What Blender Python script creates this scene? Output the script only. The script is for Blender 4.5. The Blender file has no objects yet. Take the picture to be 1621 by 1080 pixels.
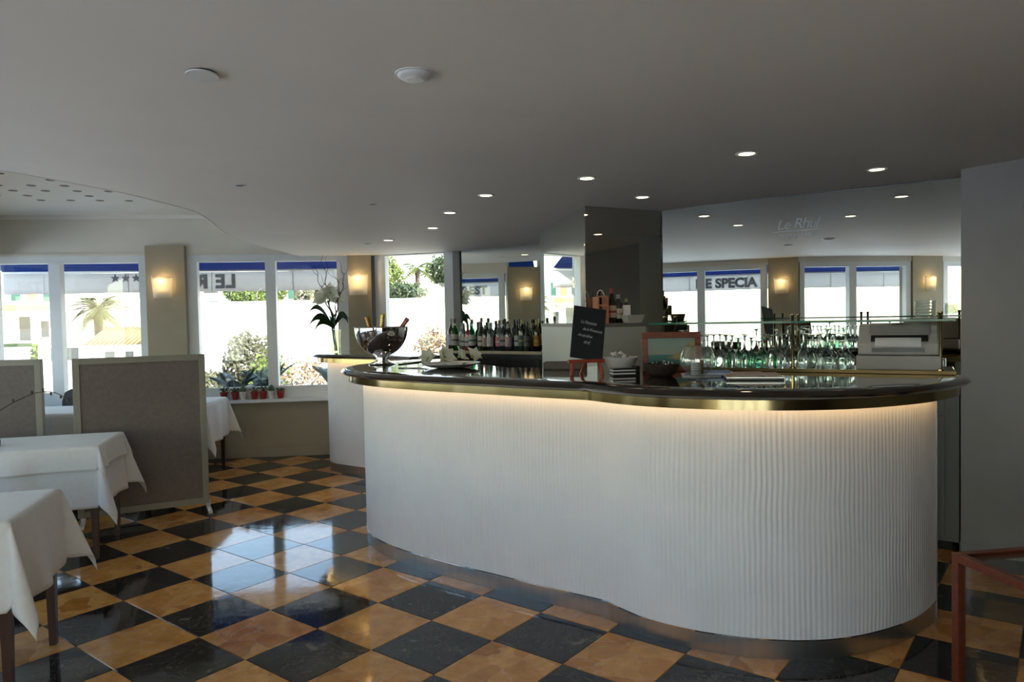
import bpy, bmesh, math, random
from mathutils import Vector, Matrix, noise
random.seed(7)
C = bpy.context.scene.collection
SC = bpy.context.scene

# ------------------------------------------------------------------ camera
CAM_H = 1.536
pitch, roll = 0.033, -0.020
r0 = Vector((1, 0, 0)); fwd = Vector((0, math.cos(pitch), -math.sin(pitch))); u0 = Vector((0, math.sin(pitch), math.cos(pitch)))
rr = r0 * math.cos(roll) + u0 * math.sin(roll); uu = -r0 * math.sin(roll) + u0 * math.cos(roll)
cd = bpy.data.cameras.new('camera'); cam = bpy.data.objects.new('camera', cd); C.objects.link(cam)
M = Matrix(((rr.x, uu.x, -fwd.x, 0), (rr.y, uu.y, -fwd.y, 0), (rr.z, uu.z, -fwd.z, CAM_H), (0, 0, 0, 1)))
cam.matrix_world = M
cd.sensor_width = 36; cd.lens = 1143 / 1621 * 36; cd.clip_start = 0.05; cd.clip_end = 2000
SC.camera = cam

# ------------------------------------------------------------------ world, sun, exposure
W = bpy.data.worlds.new('sky'); SC.world = W; W.use_nodes = True
nt = W.node_tree; nt.nodes.clear()
wo = nt.nodes.new('ShaderNodeOutputWorld'); wb = nt.nodes.new('ShaderNodeBackground'); sk = nt.nodes.new('ShaderNodeTexSky')
sk.sky_type = 'NISHITA'; sk.sun_disc = False; sk.sun_elevation = math.radians(38); sk.sun_rotation = math.radians(130)
sk.air_density = 1.0; sk.dust_density = 0.7; sk.ozone_density = 1.0
wb.inputs['Strength'].default_value = 0.58
tn = nt.nodes.new('ShaderNodeMixRGB'); tn.blend_type = 'MULTIPLY'; tn.inputs[0].default_value = 1; tn.inputs[2].default_value = (1.08, 1.0, .90, 1)
nt.links.new(sk.outputs[0], tn.inputs[1]); nt.links.new(tn.outputs[0], wb.inputs[0]); nt.links.new(wb.outputs[0], wo.inputs[0])
sl = bpy.data.lights.new('sun', 'SUN'); sl.energy = 9.0; sl.angle = math.radians(0.6); sl.color = (1, .985, .955)
so = bpy.data.objects.new('sun', sl); C.objects.link(so)
so.rotation_euler = Vector((-0.604, 0.507, -0.616)).to_track_quat('-Z', 'Y').to_euler()
SC.view_settings.view_transform = 'Standard'; SC.view_settings.look = 'None'
SC.view_settings.gamma = 1; SC.view_settings.use_curve_mapping = False
SC.view_settings.exposure = 0.62
cy = SC.cycles
cy.use_denoising = True
cy.max_bounces = 14; cy.diffuse_bounces = 6; cy.glossy_bounces = 6; cy.transmission_bounces = 10; cy.transparent_max_bounces = 40
cy.caustics_reflective = False; cy.caustics_refractive = False; cy.sample_clamp_indirect = 6.0

# ------------------------------------------------------------------ helpers
def R(d): return math.radians(d)

class MB:
    """collects faces for one mesh"""
    def __init__(s): s.v = []; s.f = []; s.mi = []; s.m = 0
    def add(s, vs, fs):
        o = len(s.v); s.v += [tuple(v) for v in vs]
        for f in fs: s.f.append([o + i for i in f]); s.mi.append(s.m)
        return s
    def box(s, x0, x1, y0, y1, z0, z1):
        vs = [(x, y, z) for z in (z0, z1) for y in (y0, y1) for x in (x0, x1)]
        return s.add(vs, [(0, 2, 3, 1), (4, 5, 7, 6), (0, 1, 5, 4), (2, 6, 7, 3), (0, 4, 6, 2), (1, 3, 7, 5)])
    def obox(s, p, d, n, l0, l1, a0, a1, z0, z1):
        """box along direction d from point p, n = sideways direction"""
        vs = [(p[0] + d[0] * l + n[0] * a, p[1] + d[1] * l + n[1] * a, z) for z in (z0, z1) for a in (a0, a1) for l in (l0, l1)]
        fl = (d[0] * n[1] - d[1] * n[0]) < 0
        fs = [(0, 2, 3, 1), (4, 5, 7, 6), (0, 1, 5, 4), (2, 6, 7, 3), (0, 4, 6, 2), (1, 3, 7, 5)]
        return s.add(vs, [f[::-1] for f in fs] if fl else fs)
    def prism(s, poly, z0, z1, cap=True):
        n = len(poly); vs = [(x, y, z0) for x, y in poly] + [(x, y, z1) for x, y in poly]
        fs = [(i, (i + 1) % n, n + (i + 1) % n, n + i) for i in range(n)]
        if cap: fs += [tuple(range(n))[::-1], tuple(range(n, 2 * n))]
        return s.add(vs, fs)
    def lathe(s, prof, n=24, c=(0, 0, 0), M=None):
        vs = []; k = len(prof)
        for i in range(n):
            a = 2 * math.pi * i / n
            for r, z in prof:
                p = Vector((r * math.cos(a), r * math.sin(a), z))
                if M: p = M @ p
                vs.append((p.x + c[0], p.y + c[1], p.z + c[2]))
        fs = []
        for i in range(n):
            j = (i + 1) % n
            for q in range(k - 1):
                a, b = prof[q], prof[q + 1]
                if a[0] < 1e-6 and b[0] < 1e-6: continue
                if a[0] < 1e-6: fs.append((i * k + q, j * k + q + 1, i * k + q + 1))
                elif b[0] < 1e-6: fs.append((i * k + q, j * k + q, i * k + q + 1))
                else: fs.append((i * k + q, j * k + q, j * k + q + 1, i * k + q + 1))
        return s.add(vs, fs)
    def tube(s, pts, r, n=8, cap=True):
        pts = [Vector(p) for p in pts]; k = len(pts)
        rad = r if isinstance(r, (list, tuple)) else [r] * k
        vs = []; ref = None
        for i in range(k):
            t = (pts[min(i + 1, k - 1)] - pts[max(i - 1, 0)])
            if t.length < 1e-9: t = Vector((0, 0, 1))
            t.normalize()
            if ref is None: ref = Vector((1, 0, 0)) if abs(t.x) < .9 else Vector((0, 1, 0))
            a = t.cross(ref)
            if a.length < 1e-6: a = t.orthogonal()
            a.normalize(); b = t.cross(a); ref = -b if False else b.cross(t)
            for q in range(n):
                an = 2 * math.pi * q / n
                p = pts[i] + (a * math.cos(an) + b * math.sin(an)) * rad[i]
                vs.append(tuple(p))
        fs = []
        for i in range(k - 1):
            for q in range(n):
                w = (q + 1) % n
                fs.append((i * n + q, i * n + w, (i + 1) * n + w, (i + 1) * n + q))
        if cap: fs += [tuple(range(n))[::-1], tuple(range((k - 1) * n, k * n))]
        return s.add(vs, fs)
    def sweep(s, path, nrm, prof, closed_prof=True, cap=True):
        """sweep (offset,z) profile along a plan path with outward normals"""
        k = len(prof); vs = []
        for pt, (a, b) in zip(path, nrm):
            for o, z in prof: vs.append((pt[0] + a * o, pt[1] + b * o, z))
        fs = []
        for i in range(len(path) - 1):
            for q in range(k if closed_prof else k - 1):
                w = (q + 1) % k
                fs.append((i * k + q, (i + 1) * k + q, (i + 1) * k + w, i * k + w))
        if cap and closed_prof:
            e = (len(path) - 1) * k
            fs += [tuple(range(k)), tuple(range(e, e + k))[::-1]]
        return s.add(vs, fs)
    def grid(s, fn, nu, nv):
        vs = [fn(i / nu, j / nv) for j in range(nv + 1) for i in range(nu + 1)]
        return s.add(vs, [(j * (nu + 1) + i, j * (nu + 1) + i + 1, (j + 1) * (nu + 1) + i + 1, (j + 1) * (nu + 1) + i) for j in range(nv) for i in range(nu)])
    def xf(s, Mx):
        s.v = [tuple(Mx @ Vector(v)) for v in s.v]; return s
    def mesh(s, name, mats, smooth=False):
        me = bpy.data.meshes.new(name); me.from_pydata(s.v, [], s.f); me.update()
        if not isinstance(mats, (list, tuple)): mats = [mats]
        for m in mats: me.materials.append(m)
        if len(mats) > 1: me.polygons.foreach_set('material_index', s.mi)
        bm = bmesh.new(); bm.from_mesh(me); bmesh.ops.recalc_face_normals(bm, faces=bm.faces); bm.to_mesh(me); bm.free()
        if smooth:
            me.polygons.foreach_set('use_smooth', [True] * len(me.polygons))
            if smooth == 'auto':
                try: me.set_sharp_from_angle(angle=R(38))
                except Exception: pass
        return me
    def build(s, name, mats, parent=None, smooth=False, world=True, bevel=0):
        """world: vertices are in world coordinates and are moved into the parent's frame"""
        if parent is not None:
            if world:
                o = parent_loc(parent)
                s.v = [(a - o[0], b - o[1], c - o[2]) for a, b, c in s.v]
            loc = (0, 0, 0)
        elif world:
            xs = [v[0] for v in s.v]; ys = [v[1] for v in s.v]; zs = [v[2] for v in s.v]
            loc = ((min(xs) + max(xs)) / 2, (min(ys) + max(ys)) / 2, min(zs))
            s.v = [(a - loc[0], b - loc[1], c - loc[2]) for a, b, c in s.v]
        else: loc = (0, 0, 0)
        ob = bpy.data.objects.new(name, s.mesh(name, mats, smooth)); C.objects.link(ob); ob.location = loc
        if parent is not None: ob.parent = parent
        if bevel:
            b = ob.modifiers.new('bevel', 'BEVEL'); b.width = bevel; b.segments = 2; b.limit_method = 'ANGLE'; b.angle_limit = R(40)
        return ob

def parent_loc(p):
    l = Vector(p.location)
    while p.parent is not None: p = p.parent; l += Vector(p.location)
    return l
def tag(o, label=None, cat=None, group=None, kind=None):
    if label: o['label'] = label
    if cat: o['category'] = cat
    if group: o['group'] = group
    if kind: o['kind'] = kind
    return o
def thing(name, label, cat, loc=(0, 0, 0), rz=0, group=None):
    o = bpy.data.objects.new(name, None); C.objects.link(o); o.location = loc; o.rotation_euler = (0, 0, rz); o.empty_display_size = .1
    return tag(o, label, cat, group)
def struct(o): o['kind'] = 'structure'; return o
def cr(pts, per=10, closed=False):
    """catmull-rom"""
    out = []; n = len(pts)
    for i in range(n - 1):
        p = [Vector(pts[max(i - 1, 0)]), Vector(pts[i]), Vector(pts[i + 1]), Vector(pts[min(i + 2, n - 1)])]
        for k in range(per):
            t = k / per
            out.append(.5 * ((2 * p[1]) + (p[2] - p[0]) * t + (2 * p[0] - 5 * p[1] + 4 * p[2] - p[3]) * t * t + (3 * p[1] - p[0] - 3 * p[2] + p[3]) * t ** 3))
    out.append(Vector(pts[-1])); return out
def resample(pts, step):
    d = [0]
    for a, b in zip(pts, pts[1:]): d.append(d[-1] + (b - a).length)
    n = max(2, int(d[-1] / step)); out = []; j = 0
    for i in range(n + 1):
        t = d[-1] * i / n
        while j < len(d) - 2 and d[j + 1] < t: j += 1
        f = (t - d[j]) / max(1e-9, d[j + 1] - d[j]); out.append(pts[j].lerp(pts[j + 1], min(1, max(0, f))))
    return out
def normals2(path):
    """outward = to the right hand of travel... towards the room for our left-to-right curves"""
    ns = []
    for i in range(len(path)):
        t = path[min(i + 1, len(path) - 1)] - path[max(i - 1, 0)]
        t = Vector((t[0], t[1])).normalized(); ns.append((t.y, -t.x))
    return ns
def text_mb(body, size, extrude=0.004, shear=0, space=1.0, align='LEFT', bold=0):
    c = bpy.data.curves.new('t', 'FONT'); c.body = body; c.size = size; c.extrude = extrude; c.shear = shear; c.align_x = align; c.space_character = space
    c.resolution_u = 3; c.offset = bold
    o = bpy.data.objects.new('t', c); C.objects.link(o)
    bpy.context.view_layer.update()
    me = bpy.data.meshes.new_from_object(o.evaluated_get(bpy.context.evaluated_depsgraph_get()))
    mb = MB(); mb.add([v.co[:] for v in me.vertices], [list(p.vertices) for p in me.polygons])
    bpy.data.objects.remove(o); bpy.data.curves.remove(c); bpy.data.meshes.remove(me)
    return mb
def copy_tree(o, parent=None):
    c = o.copy(); C.objects.link(c); c.parent = parent
    for ch in list(o.children): copy_tree(ch, c)
    return c

# ------------------------------------------------------------------ materials
def nodes(name):
    m = bpy.data.materials.new(name); m.use_nodes = True; t = m.node_tree; t.nodes.clear()
    o = t.nodes.new('ShaderNodeOutputMaterial'); return m, t, o
def N(t, ty, **kw):
    n = t.nodes.new('ShaderNode' + ty)
    for k, v in kw.items():
        if k in n.inputs: n.inputs[k].default_value = v
        else: setattr(n, k, v)
    return n
def ramp(t, stops):
    r = N(t, 'ValToRGB'); e = r.color_ramp.elements
    while len(e) < len(stops): e.new(.5)
    for el, (p, c) in zip(e, stops): el.position = p; el.color = (*c, 1)
    return r
def pbr(name, col, rough=.5, metal=0, var=.12, scale=8, bump=0, bscale=60, spec=.5, coat=0, sheen=0, stretch=None, trans=0, ior=1.5):
    """principled with procedural colour variation and fine relief"""
    m, t, o = nodes(name); L = t.links.new
    p = N(t, 'BsdfPrincipled', Roughness=rough, Metallic=metal); p.inputs['Specular IOR Level'].default_value = spec
    p.inputs['IOR'].default_value = ior
    if coat: p.inputs['Coat Weight'].default_value = coat; p.inputs['Coat Roughness'].default_value = .05
    if sheen: p.inputs['Sheen Weight'].default_value = sheen
    if trans: p.inputs['Transmission Weight'].default_value = trans
    tc = N(t, 'TexCoord'); mp = N(t, 'Mapping')
    if stretch: mp.inputs['Scale'].default_value = stretch
    L(tc.outputs['Object'], mp.inputs[0])
    n = N(t, 'TexNoise', Scale=scale, Detail=5.0); L(mp.outputs[0], n.inputs[0])
    a = tuple(max(0, c * (1 - var)) for c in col); b = tuple(min(1, c * (1 + var)) for c in col)
    r = ramp(t, [(.3, a), (.7, b)]); L(n.outputs[0], r.inputs[0]); L(r.outputs[0], p.inputs['Base Color'])
    if bump:
        n2 = N(t, 'TexNoise', Scale=bscale, Detail=4.0); L(mp.outputs[0], n2.inputs[0])
        b_ = N(t, 'Bump', Strength=bump, Distance=.01); L(n2.outputs[0], b_.inputs['Height']); L(b_.outputs[0], p.inputs['Normal'])
    L(p.outputs[0], o.inputs[0]); return m
def thin_glass(name, col=(1, 1, 1), refl=.08, rough=0.0, edge=.75):
    m, t, o = nodes(name); L = t.links.new
    tr = N(t, 'BsdfTransparent', Color=(*col, 1)); gl = N(t, 'BsdfGlossy', Color=(1, 1, 1, 1), Roughness=rough)
    nz = N(t, 'TexNoise', Scale=3.0); bu = N(t, 'Bump', Strength=.02, Distance=.002); L(nz.outputs[0], bu.inputs['Height']); L(bu.outputs[0], gl.inputs['Normal'])
    lw = N(t, 'LayerWeight', Blend=.25)
    mr = N(t, 'MapRange'); mr.inputs['To Min'].default_value = refl; mr.inputs['To Max'].default_value = edge
    L(lw.outputs['Facing'], mr.inputs['Value'])
    pw = N(t, 'Math', operation='POWER'); L(lw.outputs['Facing'], pw.inputs[0]); pw.inputs[1].default_value = 2.5; L(pw.outputs[0], mr.inputs['Value'])
    mx = N(t, 'MixShader'); L(mr.outputs[0], mx.inputs[0]); L(tr.outputs[0], mx.inputs[1]); L(gl.outputs[0], mx.inputs[2]); L(mx.outputs[0], o.inputs[0])
    return m
def real_glass(name, col, ior):
    m, t, o = nodes(name); g = N(t, 'BsdfGlass', Color=(*col, 1), Roughness=0.0, IOR=ior)
    nz = N(t, 'TexNoise', Scale=25.0); bu = N(t, 'Bump', Strength=.03, Distance=.002); t.links.new(nz.outputs[0], bu.inputs['Height']); t.links.new(bu.outputs[0], g.inputs['Normal'])
    t.links.new(g.outputs[0], o.inputs[0]); return m
def emis(name, col, s):
    m, t, o = nodes(name); e = N(t, 'Emission', Color=(*col, 1), Strength=s); t.links.new(e.outputs[0], o.inputs[0]); return m
def translucent(name, col, tcol, f=.5, alpha=0.0, scale=20):
    m, t, o = nodes(name); L = t.links.new
    nz = N(t, 'TexNoise', Scale=scale, Detail=4.0); r = ramp(t, [(.3, tuple(c * .9 for c in col)), (.7, col)]); tc = N(t, 'TexCoord'); L(tc.outputs['Object'], nz.inputs[0]); L(nz.outputs[0], r.inputs[0])
    d = N(t, 'BsdfDiffuse'); L(r.outputs[0], d.inputs[0]); tl = N(t, 'BsdfTranslucent', Color=(*tcol, 1))
    mx = N(t, 'MixShader'); mx.inputs[0].default_value = f; L(d.outputs[0], mx.inputs[1]); L(tl.outputs[0], mx.inputs[2]); out = mx
    if alpha:
        tr = N(t, 'BsdfTransparent'); m2 = N(t, 'MixShader'); m2.inputs[0].default_value = alpha; L(mx.outputs[0], m2.inputs[1]); L(tr.outputs[0], m2.inputs[2]); out = m2
    L(out.outputs[0], o.inputs[0]); return m
def mirror_mat(name, col):
    m, t, o = nodes(name); L = t.links.new
    g = N(t, 'BsdfGlossy', Roughness=.004); nz = N(t, 'TexNoise', Scale=1.2); tc = N(t, 'TexCoord'); L(tc.outputs['Object'], nz.inputs[0])
    r = ramp(t, [(.2, tuple(c * .96 for c in col)), (.8, col)]); L(nz.outputs[0], r.inputs[0]); L(r.outputs[0], g.inputs[0]); L(g.outputs[0], o.inputs[0]); return m
def marble(name, dark):
    m, t, o = nodes(name); L = t.links.new
    p = N(t, 'BsdfPrincipled', Roughness=.07); p.inputs['Specular IOR Level'].default_value = .36
    ge = N(t, 'NewGeometry'); oi = N(t, 'ObjectInfo'); sc = N(t, 'VectorMath', operation='SCALE'); cx = N(t, 'CombineXYZ')
    L(oi.outputs['Random'], cx.inputs[0]); L(oi.outputs['Random'], cx.inputs[2]); L(cx.outputs[0], sc.inputs[0]); sc.inputs['Scale'].default_value = 37
    ad = N(t, 'VectorMath', operation='ADD'); L(ge.outputs['Position'], ad.inputs[0]); L(sc.outputs[0], ad.inputs[1])
    if dark:
        n1 = N(t, 'TexNoise', Scale=5.5, Detail=7.0, Roughness=.62, Distortion=1.6); L(ad.outputs[0], n1.inputs[0])
        r1 = ramp(t, [(.0, (.008, .009, .010)), (.485, (.011, .012, .013)), (.5, (.085, .078, .062)), (.512, (.011, .012, .013)), (1, (.018, .018, .018))]); L(n1.outputs[0], r1.inputs[0])
        n2 = N(t, 'TexNoise', Scale=9, Detail=5.0, Distortion=.6); L(ad.outputs[0], n2.inputs[0])
        r2 = ramp(t, [(.63, (0, 0, 0)), (.72, (.16, .145, .11))]); L(n2.outputs[0], r2.inputs[0])
        mx = N(t, 'MixRGB', blend_type='ADD'); mx.inputs[0].default_value = .6; L(r1.outputs[0], mx.inputs[1]); L(r2.outputs[0], mx.inputs[2]); L(mx.outputs[0], p.inputs['Base Color'])
    else:
        nd = N(t, 'TexNoise', Scale=4, Detail=5.0); L(ad.outputs[0], nd.inputs[0])
        wx = N(t, 'MixRGB', blend_type='ADD'); wx.inputs[0].default_value = .22; L(ad.outputs[0], wx.inputs[1]); L(nd.outputs['Color'], wx.inputs[2])
        v = N(t, 'TexVoronoi', Scale=6.5); L(wx.outputs[0], v.inputs[0])
        sv = N(t, 'SeparateColor'); L(v.outputs['Color'], sv.inputs[0])
        rc = ramp(t, [(0, (.54, .25, .058)), (.35, (.66, .335, .092)), (.7, (.70, .39, .12)), (1, (.45, .185, .036))]); L(sv.outputs[0], rc.inputs[0])
        v2 = N(t, 'TexVoronoi', feature='DISTANCE_TO_EDGE', Scale=6.5); L(wx.outputs[0], v2.inputs[0])
        re = ramp(t, [(0, (.62, .46, .25)), (.035, (.0, .0, .0))]); L(v2.outputs[0], re.inputs[0])
        mg = N(t, 'MixRGB', blend_type='LIGHTEN'); mg.inputs[0].default_value = .7; L(rc.outputs[0], mg.inputs[1]); L(re.outputs[0], mg.inputs[2])
        n3 = N(t, 'TexNoise', Scale=14, Detail=8.0, Roughness=.7); L(ad.outputs[0], n3.inputs[0])
        r3 = ramp(t, [(.3, (.72, .64, .55)), (.65, (1.05, 1.05, 1.05))]); L(n3.outputs[0], r3.inputs[0])
        mm = N(t, 'MixRGB', blend_type='MULTIPLY'); mm.inputs[0].default_value = 1; L(mg.outputs[0], mm.inputs[1]); L(r3.outputs[0], mm.inputs[2]); L(mm.outputs[0], p.inputs['Base Color'])
    nb = N(t, 'TexNoise', Scale=7, Detail=3.0); L(ge.outputs['Position'], nb.inputs[0])
    bu = N(t, 'Bump', Strength=.035, Distance=.02); L(nb.outputs[0], bu.inputs['Height']); L(bu.outputs[0], p.inputs['Normal'])
    L(p.outputs[0], o.inputs[0]); return m

m_black = marble('black_marble', True); m_yellow = marble('yellow_marble', False)
m_grout = pbr('grout', (.06, .045, .03), .7)
m_ceil = pbr('ceiling_paint', (.80, .76, .705), .65, spec=.12, var=.02, scale=2, bump=.02, bscale=6)
m_ceil2 = pbr('recess_paint', (.72, .70, .64), .7, var=.03, scale=3)
m_taupe = pbr('taupe_wall', (.33, .285, .20), .6, var=.05, scale=4, bump=.05)
m_head = pbr('pale_wall', (.66, .62, .535), .6, var=.03, scale=3)
m_grey = pbr('grey_plaster', (.36, .345, .325), .38, var=.10, scale=1.6, bump=.06, bscale=5)
m_darkwall = pbr('brown_wall', (.10, .085, .07), .5, var=.1, scale=2)
m_frame = pbr('white_window_frame', (.68, .70, .70), .4, var=.03, scale=6)
m_pane = thin_glass('window_glass', (.97, .99, .98), .04, 0, .5)
m_panelw = pbr('ribbed_white_panel', (.80, .79, .81), .45, var=.03, scale=5)
m_steel = pbr('brushed_steel', (.62, .61, .59), .36, 1, var=.06, scale=30, stretch=(1, 1, .02))
_p = [n_ for n_ in m_steel.node_tree.nodes if n_.type == 'BSDF_PRINCIPLED'][0]; _p.inputs['Anisotropic'].default_value = .85
_t = N(m_steel.node_tree, 'Tangent', direction_type='RADIAL', axis='Z'); m_steel.node_tree.links.new(_t.outputs[0], _p.inputs['Tangent'])
m_chrome = pbr('chrome', (.82, .82, .82), .05, 1, var=.03)
m_wood = pbr('dark_varnished_wood', (.028, .019, .014), .08, var=.35, scale=9, stretch=(1, 1, 6), coat=1.0)
m_brass = pbr('polished_brass', (.37, .29, .135), .13, 1, var=.06, scale=6)
m_plate = pbr('silver_plate', (.74, .75, .75), .18, .35, var=.05)
m_dullbrass = pbr('dull_brass', (.14, .095, .04), .4, .8, var=.15)
m_mirror = mirror_mat('mirror', (.80, .84, .815))
m_mirrord = mirror_mat('tinted_mirror', (.62, .62, .56))
m_etch = pbr('etched_glass', (.85, .88, .87), .9)
m_led = emis('warm_led', (1, .64, .27), 6.0)
m_lamp = emis('lamp_glow', (1, .83, .52), 4)
m_white = pbr('white_plastic', (.72, .72, .71), .4, var=.03)
m_dark = pbr('dark_hole', (.03, .028, .025), .8)
m_hole = pbr('perforation_shadow', (.20, .18, .15), .9)
m_cloth = pbr('white_tablecloth', (.74, .72, .69), .85, var=.03, scale=30, sheen=.2)
m_legwood = pbr('dark_table_wood', (.055, .022, .013), .35, var=.25, scale=12, stretch=(4, 4, .6))
m_screenf = pbr('screen_frame_paint', (.255, .235, .185), .55, var=.05)
m_screenp = pbr('screen_fabric', (.165, .135, .115), .8, var=.10, scale=40, bump=.1, bscale=120)
m_charcoal = pbr('charcoal_fabric', (.06, .058, .058), .7, var=.15)
m_redwood = pbr('red_brown_wood', (.20, .045, .018), .35, var=.3, scale=10, stretch=(1, 6, 6))
m_mahog = pbr('dark_mahogany', (.13, .026, .010), .3, var=.3, scale=10, stretch=(1, 6, 6))
m_redpaint = pbr('orange_red_paint', (.36, .055, .018), .45, var=.1)
m_slate = pbr('slate_board', (.010, .016, .019), .75, var=.2, scale=12)
m_chalk = pbr('chalk', (.50, .52, .52), .9, var=.25, scale=60)
m_wine = real_glass('clear_stemware', (.95, .98, .97), 1.33)
m_thin = thin_glass('clear_thin_glass', (.96, .985, .975), .12, 0, 1.0)
m_wineg = real_glass('green_stemware', (.50, .82, .64), 1.33)
m_glassedge = pbr('green_glass_edge', (.02, .16, .11), .1, var=.1)
m_shelfglass = thin_glass('shelf_glass', (.86, .97, .93), .04, 0, .55)
m_leaf = pbr('dark_green_leaf', (.018, .050, .016), .35, var=.3, scale=12)
m_petal = translucent('white_petal', (.80, .80, .72), (.75, .76, .60), .35)
m_throat = pbr('green_throat', (.35, .42, .10), .6)
m_twig = pbr('brown_twig', (.085, .060, .040), .7, var=.3, scale=30)
m_redpot = pbr('red_pot', (.30, .022, .022), .35, var=.1)
m_whitepot = pbr('white_pot', (.62, .60, .56), .4, var=.05)
m_cactus = pbr('cactus_green', (.05, .085, .04), .6, var=.3, scale=40)
m_paper = pbr('paper', (.72, .71, .70), .8, var=.04)
m_pinkpaper = pbr('pinkish_paper', (.55, .43, .38), .8, var=.06)
m_blueprint = pbr('blue_print', (.12, .20, .42), .4, var=.5, scale=18)
m_printer = pbr('grey_printer_plastic', (.44, .40, .37), .5, var=.03)
m_printer2 = pbr('printer_grey_plastic', (.30, .29, .28), .5, var=.03)
m_blackp = pbr('black_plastic', (.012, .012, .013), .3, var=.2)
m_basket = pbr('dark_woven', (.035, .022, .015), .6, var=.6, scale=60)
m_cab = pbr('pale_cabinet', (.52, .55, .52), .4, var=.03, scale=2)
m_cabg = pbr('grey_cabinet', (.20, .20, .19), .45, var=.04, scale=2)
m_blackcab = pbr('black_bar_cabinet', (.02, .02, .02), .25, var=.2)
m_shelfedge = pbr('pale_wood_edge', (.40, .33, .22), .4, var=.15)
m_towel = pbr('white_towel', (.66, .66, .66), .9, var=.05, bump=.2, bscale=80)
m_blue = translucent('blue_awning', (.035, .075, .24), (.045, .10, .34), .45)
m_valance = translucent('white_valance', (.72, .70, .68), (.74, .71, .69), .6)
m_letter = pbr('grey_letters', (.19, .19, .20), .8)
m_stucco = pbr('white_stucco', (.80, .78, .74), .9, var=.05, scale=.8)
m_stucco2 = pbr('cream_stucco', (.74, .70, .60), .9, var=.06, scale=.8)
m_tileroof = pbr('roof_tiles', (.30, .215, .10), .9, var=.3, scale=6, stretch=(8, 1, 1))
m_shutter = pbr('green_shutter', (.05, .13, .09), .7)
m_salmon = pbr('salmon_panel', (.55, .24, .12), .8)
m_dpane = pbr('dark_window_glass', (.06, .06, .06), .2)
m_palm = pbr('palm_frond', (.11, .115, .035), .6, var=.35, scale=3)
m_cycad = pbr('cycad_frond', (.018, .045, .026), .4, var=.4, scale=9)
m_olive = pbr('olive_foliage', (.10, .095, .05), .8, var=.4, scale=5)
m_green = pbr('bright_foliage', (.115, .15, .025), .7, var=.4, scale=2)
m_dgreen = pbr('dark_foliage', (.035, .055, .015), .7, var=.4, scale=2)
m_dry = pbr('dry_foliage', (.22, .15, .08), .9, var=.4, scale=5)
m_bark = pbr('bark', (.14, .10, .07), .9, var=.3, scale=8)
m_ground = pbr('dry_ground', (.52, .48, .40), 1, var=.15, scale=.3)
m_sea = pbr('sea_water', (.08, .16, .22), .12, var=.2, scale=.5, bump=.4, bscale=1.5)
m_bounce = pbr('bounce_paving', (.76, .78, .80), .9, var=.08, scale=1.5)
m_pole = pbr('grey_metal_pole', (.25, .27, .26), .5)

# ================================================================== STRUCTURE
def sstep(t): t = min(1, max(0, t)); return t * t * (3 - 2 * t)
def zceil(x, y):
    z = 2.38 - .105 * sstep((y - 5) / 3)
    d = (x - 2.78) * .813 - (y - 4.6) * .583
    if d > 0: z += .11 * d * min(1, max(0, (y - 2.2) / 2.4))
    return z

# plan of the inner wall faces, walked clockwise (room on the right hand)
WA0, WA1 = Vector((-5.6, 7.85)), Vector((-1.55, 8.332))
W30, W31 = Vector((-1.58, 8.33)), Vector((-.56, 7.987))
L10, L11 = Vector((-4.62, 6.0)), Vector((-5.58, 7.80))
L20, L21 = Vector((-4.7, 2.85)), Vector((-4.5, 5.4))
S10, S11 = Vector((-2.95, 1.10)), Vector((-4.66, 2.82))
S20, S21 = Vector((-2.15, -1.05)), Vector((-2.60, .82))
S30, S31 = Vector((-2.1, -2.62)), Vector((-2.1, -1.65))
M20, M2D = Vector((-.554, 7.985)), Vector((.817, -.575))
MM0, MM1 = Vector((1.221, 5.807)), Vector((2.885, 4.676))
COLA, COLB = Vector((.573, 5.542)), Vector((.27, 6.62))

# floor: slab with every tile laid on it
TILE = .40; YAW = .91303; TO = Vector((-1.000446, 3.56022))
ta = Vector((math.cos(YAW), math.sin(YAW))); tb = Vector((math.sin(YAW), -math.cos(YAW)))
fl = MB().prism([(-6, 8.6), (-6, 2.6), (-3.2, .9), (-2.4, -1), (-2.4, -2.9), (4.6, -2.9), (4.6, 5), (1.6, 6.6), (.6, 8.0), (-1.4, 8.7)][::-1], -.12, -.003)
floor = struct(fl.build('floor', m_grout))
def tile_mb():
    m = MB(); h = .1992; b = .0025
    m.add([(-h, -h, -.01), (h, -h, -.01), (h, h, -.01), (-h, h, -.01), (-h, -h, -b), (h, -h, -b), (h, h, -b), (-h, h, -b),
           (-h + b, -h + b, 0), (h - b, -h + b, 0), (h - b, h - b, 0), (-h + b, h - b, 0)],
          [(0, 1, 5, 4), (1, 2, 6, 5), (2, 3, 7, 6), (3, 0, 4, 7), (4, 5, 9, 8), (5, 6, 10, 9), (6, 7, 11, 10), (7, 4, 8, 11), (8, 9, 10, 11)])
    return m
tmesh = [tile_mb().mesh('tile', m_yellow), tile_mb().mesh('tile', m_black)]
cells = []
for i in range(-30, 30):
    for j in range(-30, 30):
        p = TO + (ta * (i + .5) + tb * (j + .5)) * TILE
        x, y = p
        if not (-5.9 < x < 4.4 and -2.6 < y < 8.5): continue
        if y < 2.75 and x < -4.7 + max(0, 2.85 - y) * 1.0 - .25: continue
        if y < .8 and x < -2.75: continue
        if x > .7 and y > 6.9 - (x - .7) * .62 + .2: continue
        if y > 8.45: continue
        seen = y > 1.9 and abs(x / y) < .76
        cells.append((0 if seen else 1, x * x + y * y, i, j, x, y))
cells.sort()
fz = -.12
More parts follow.
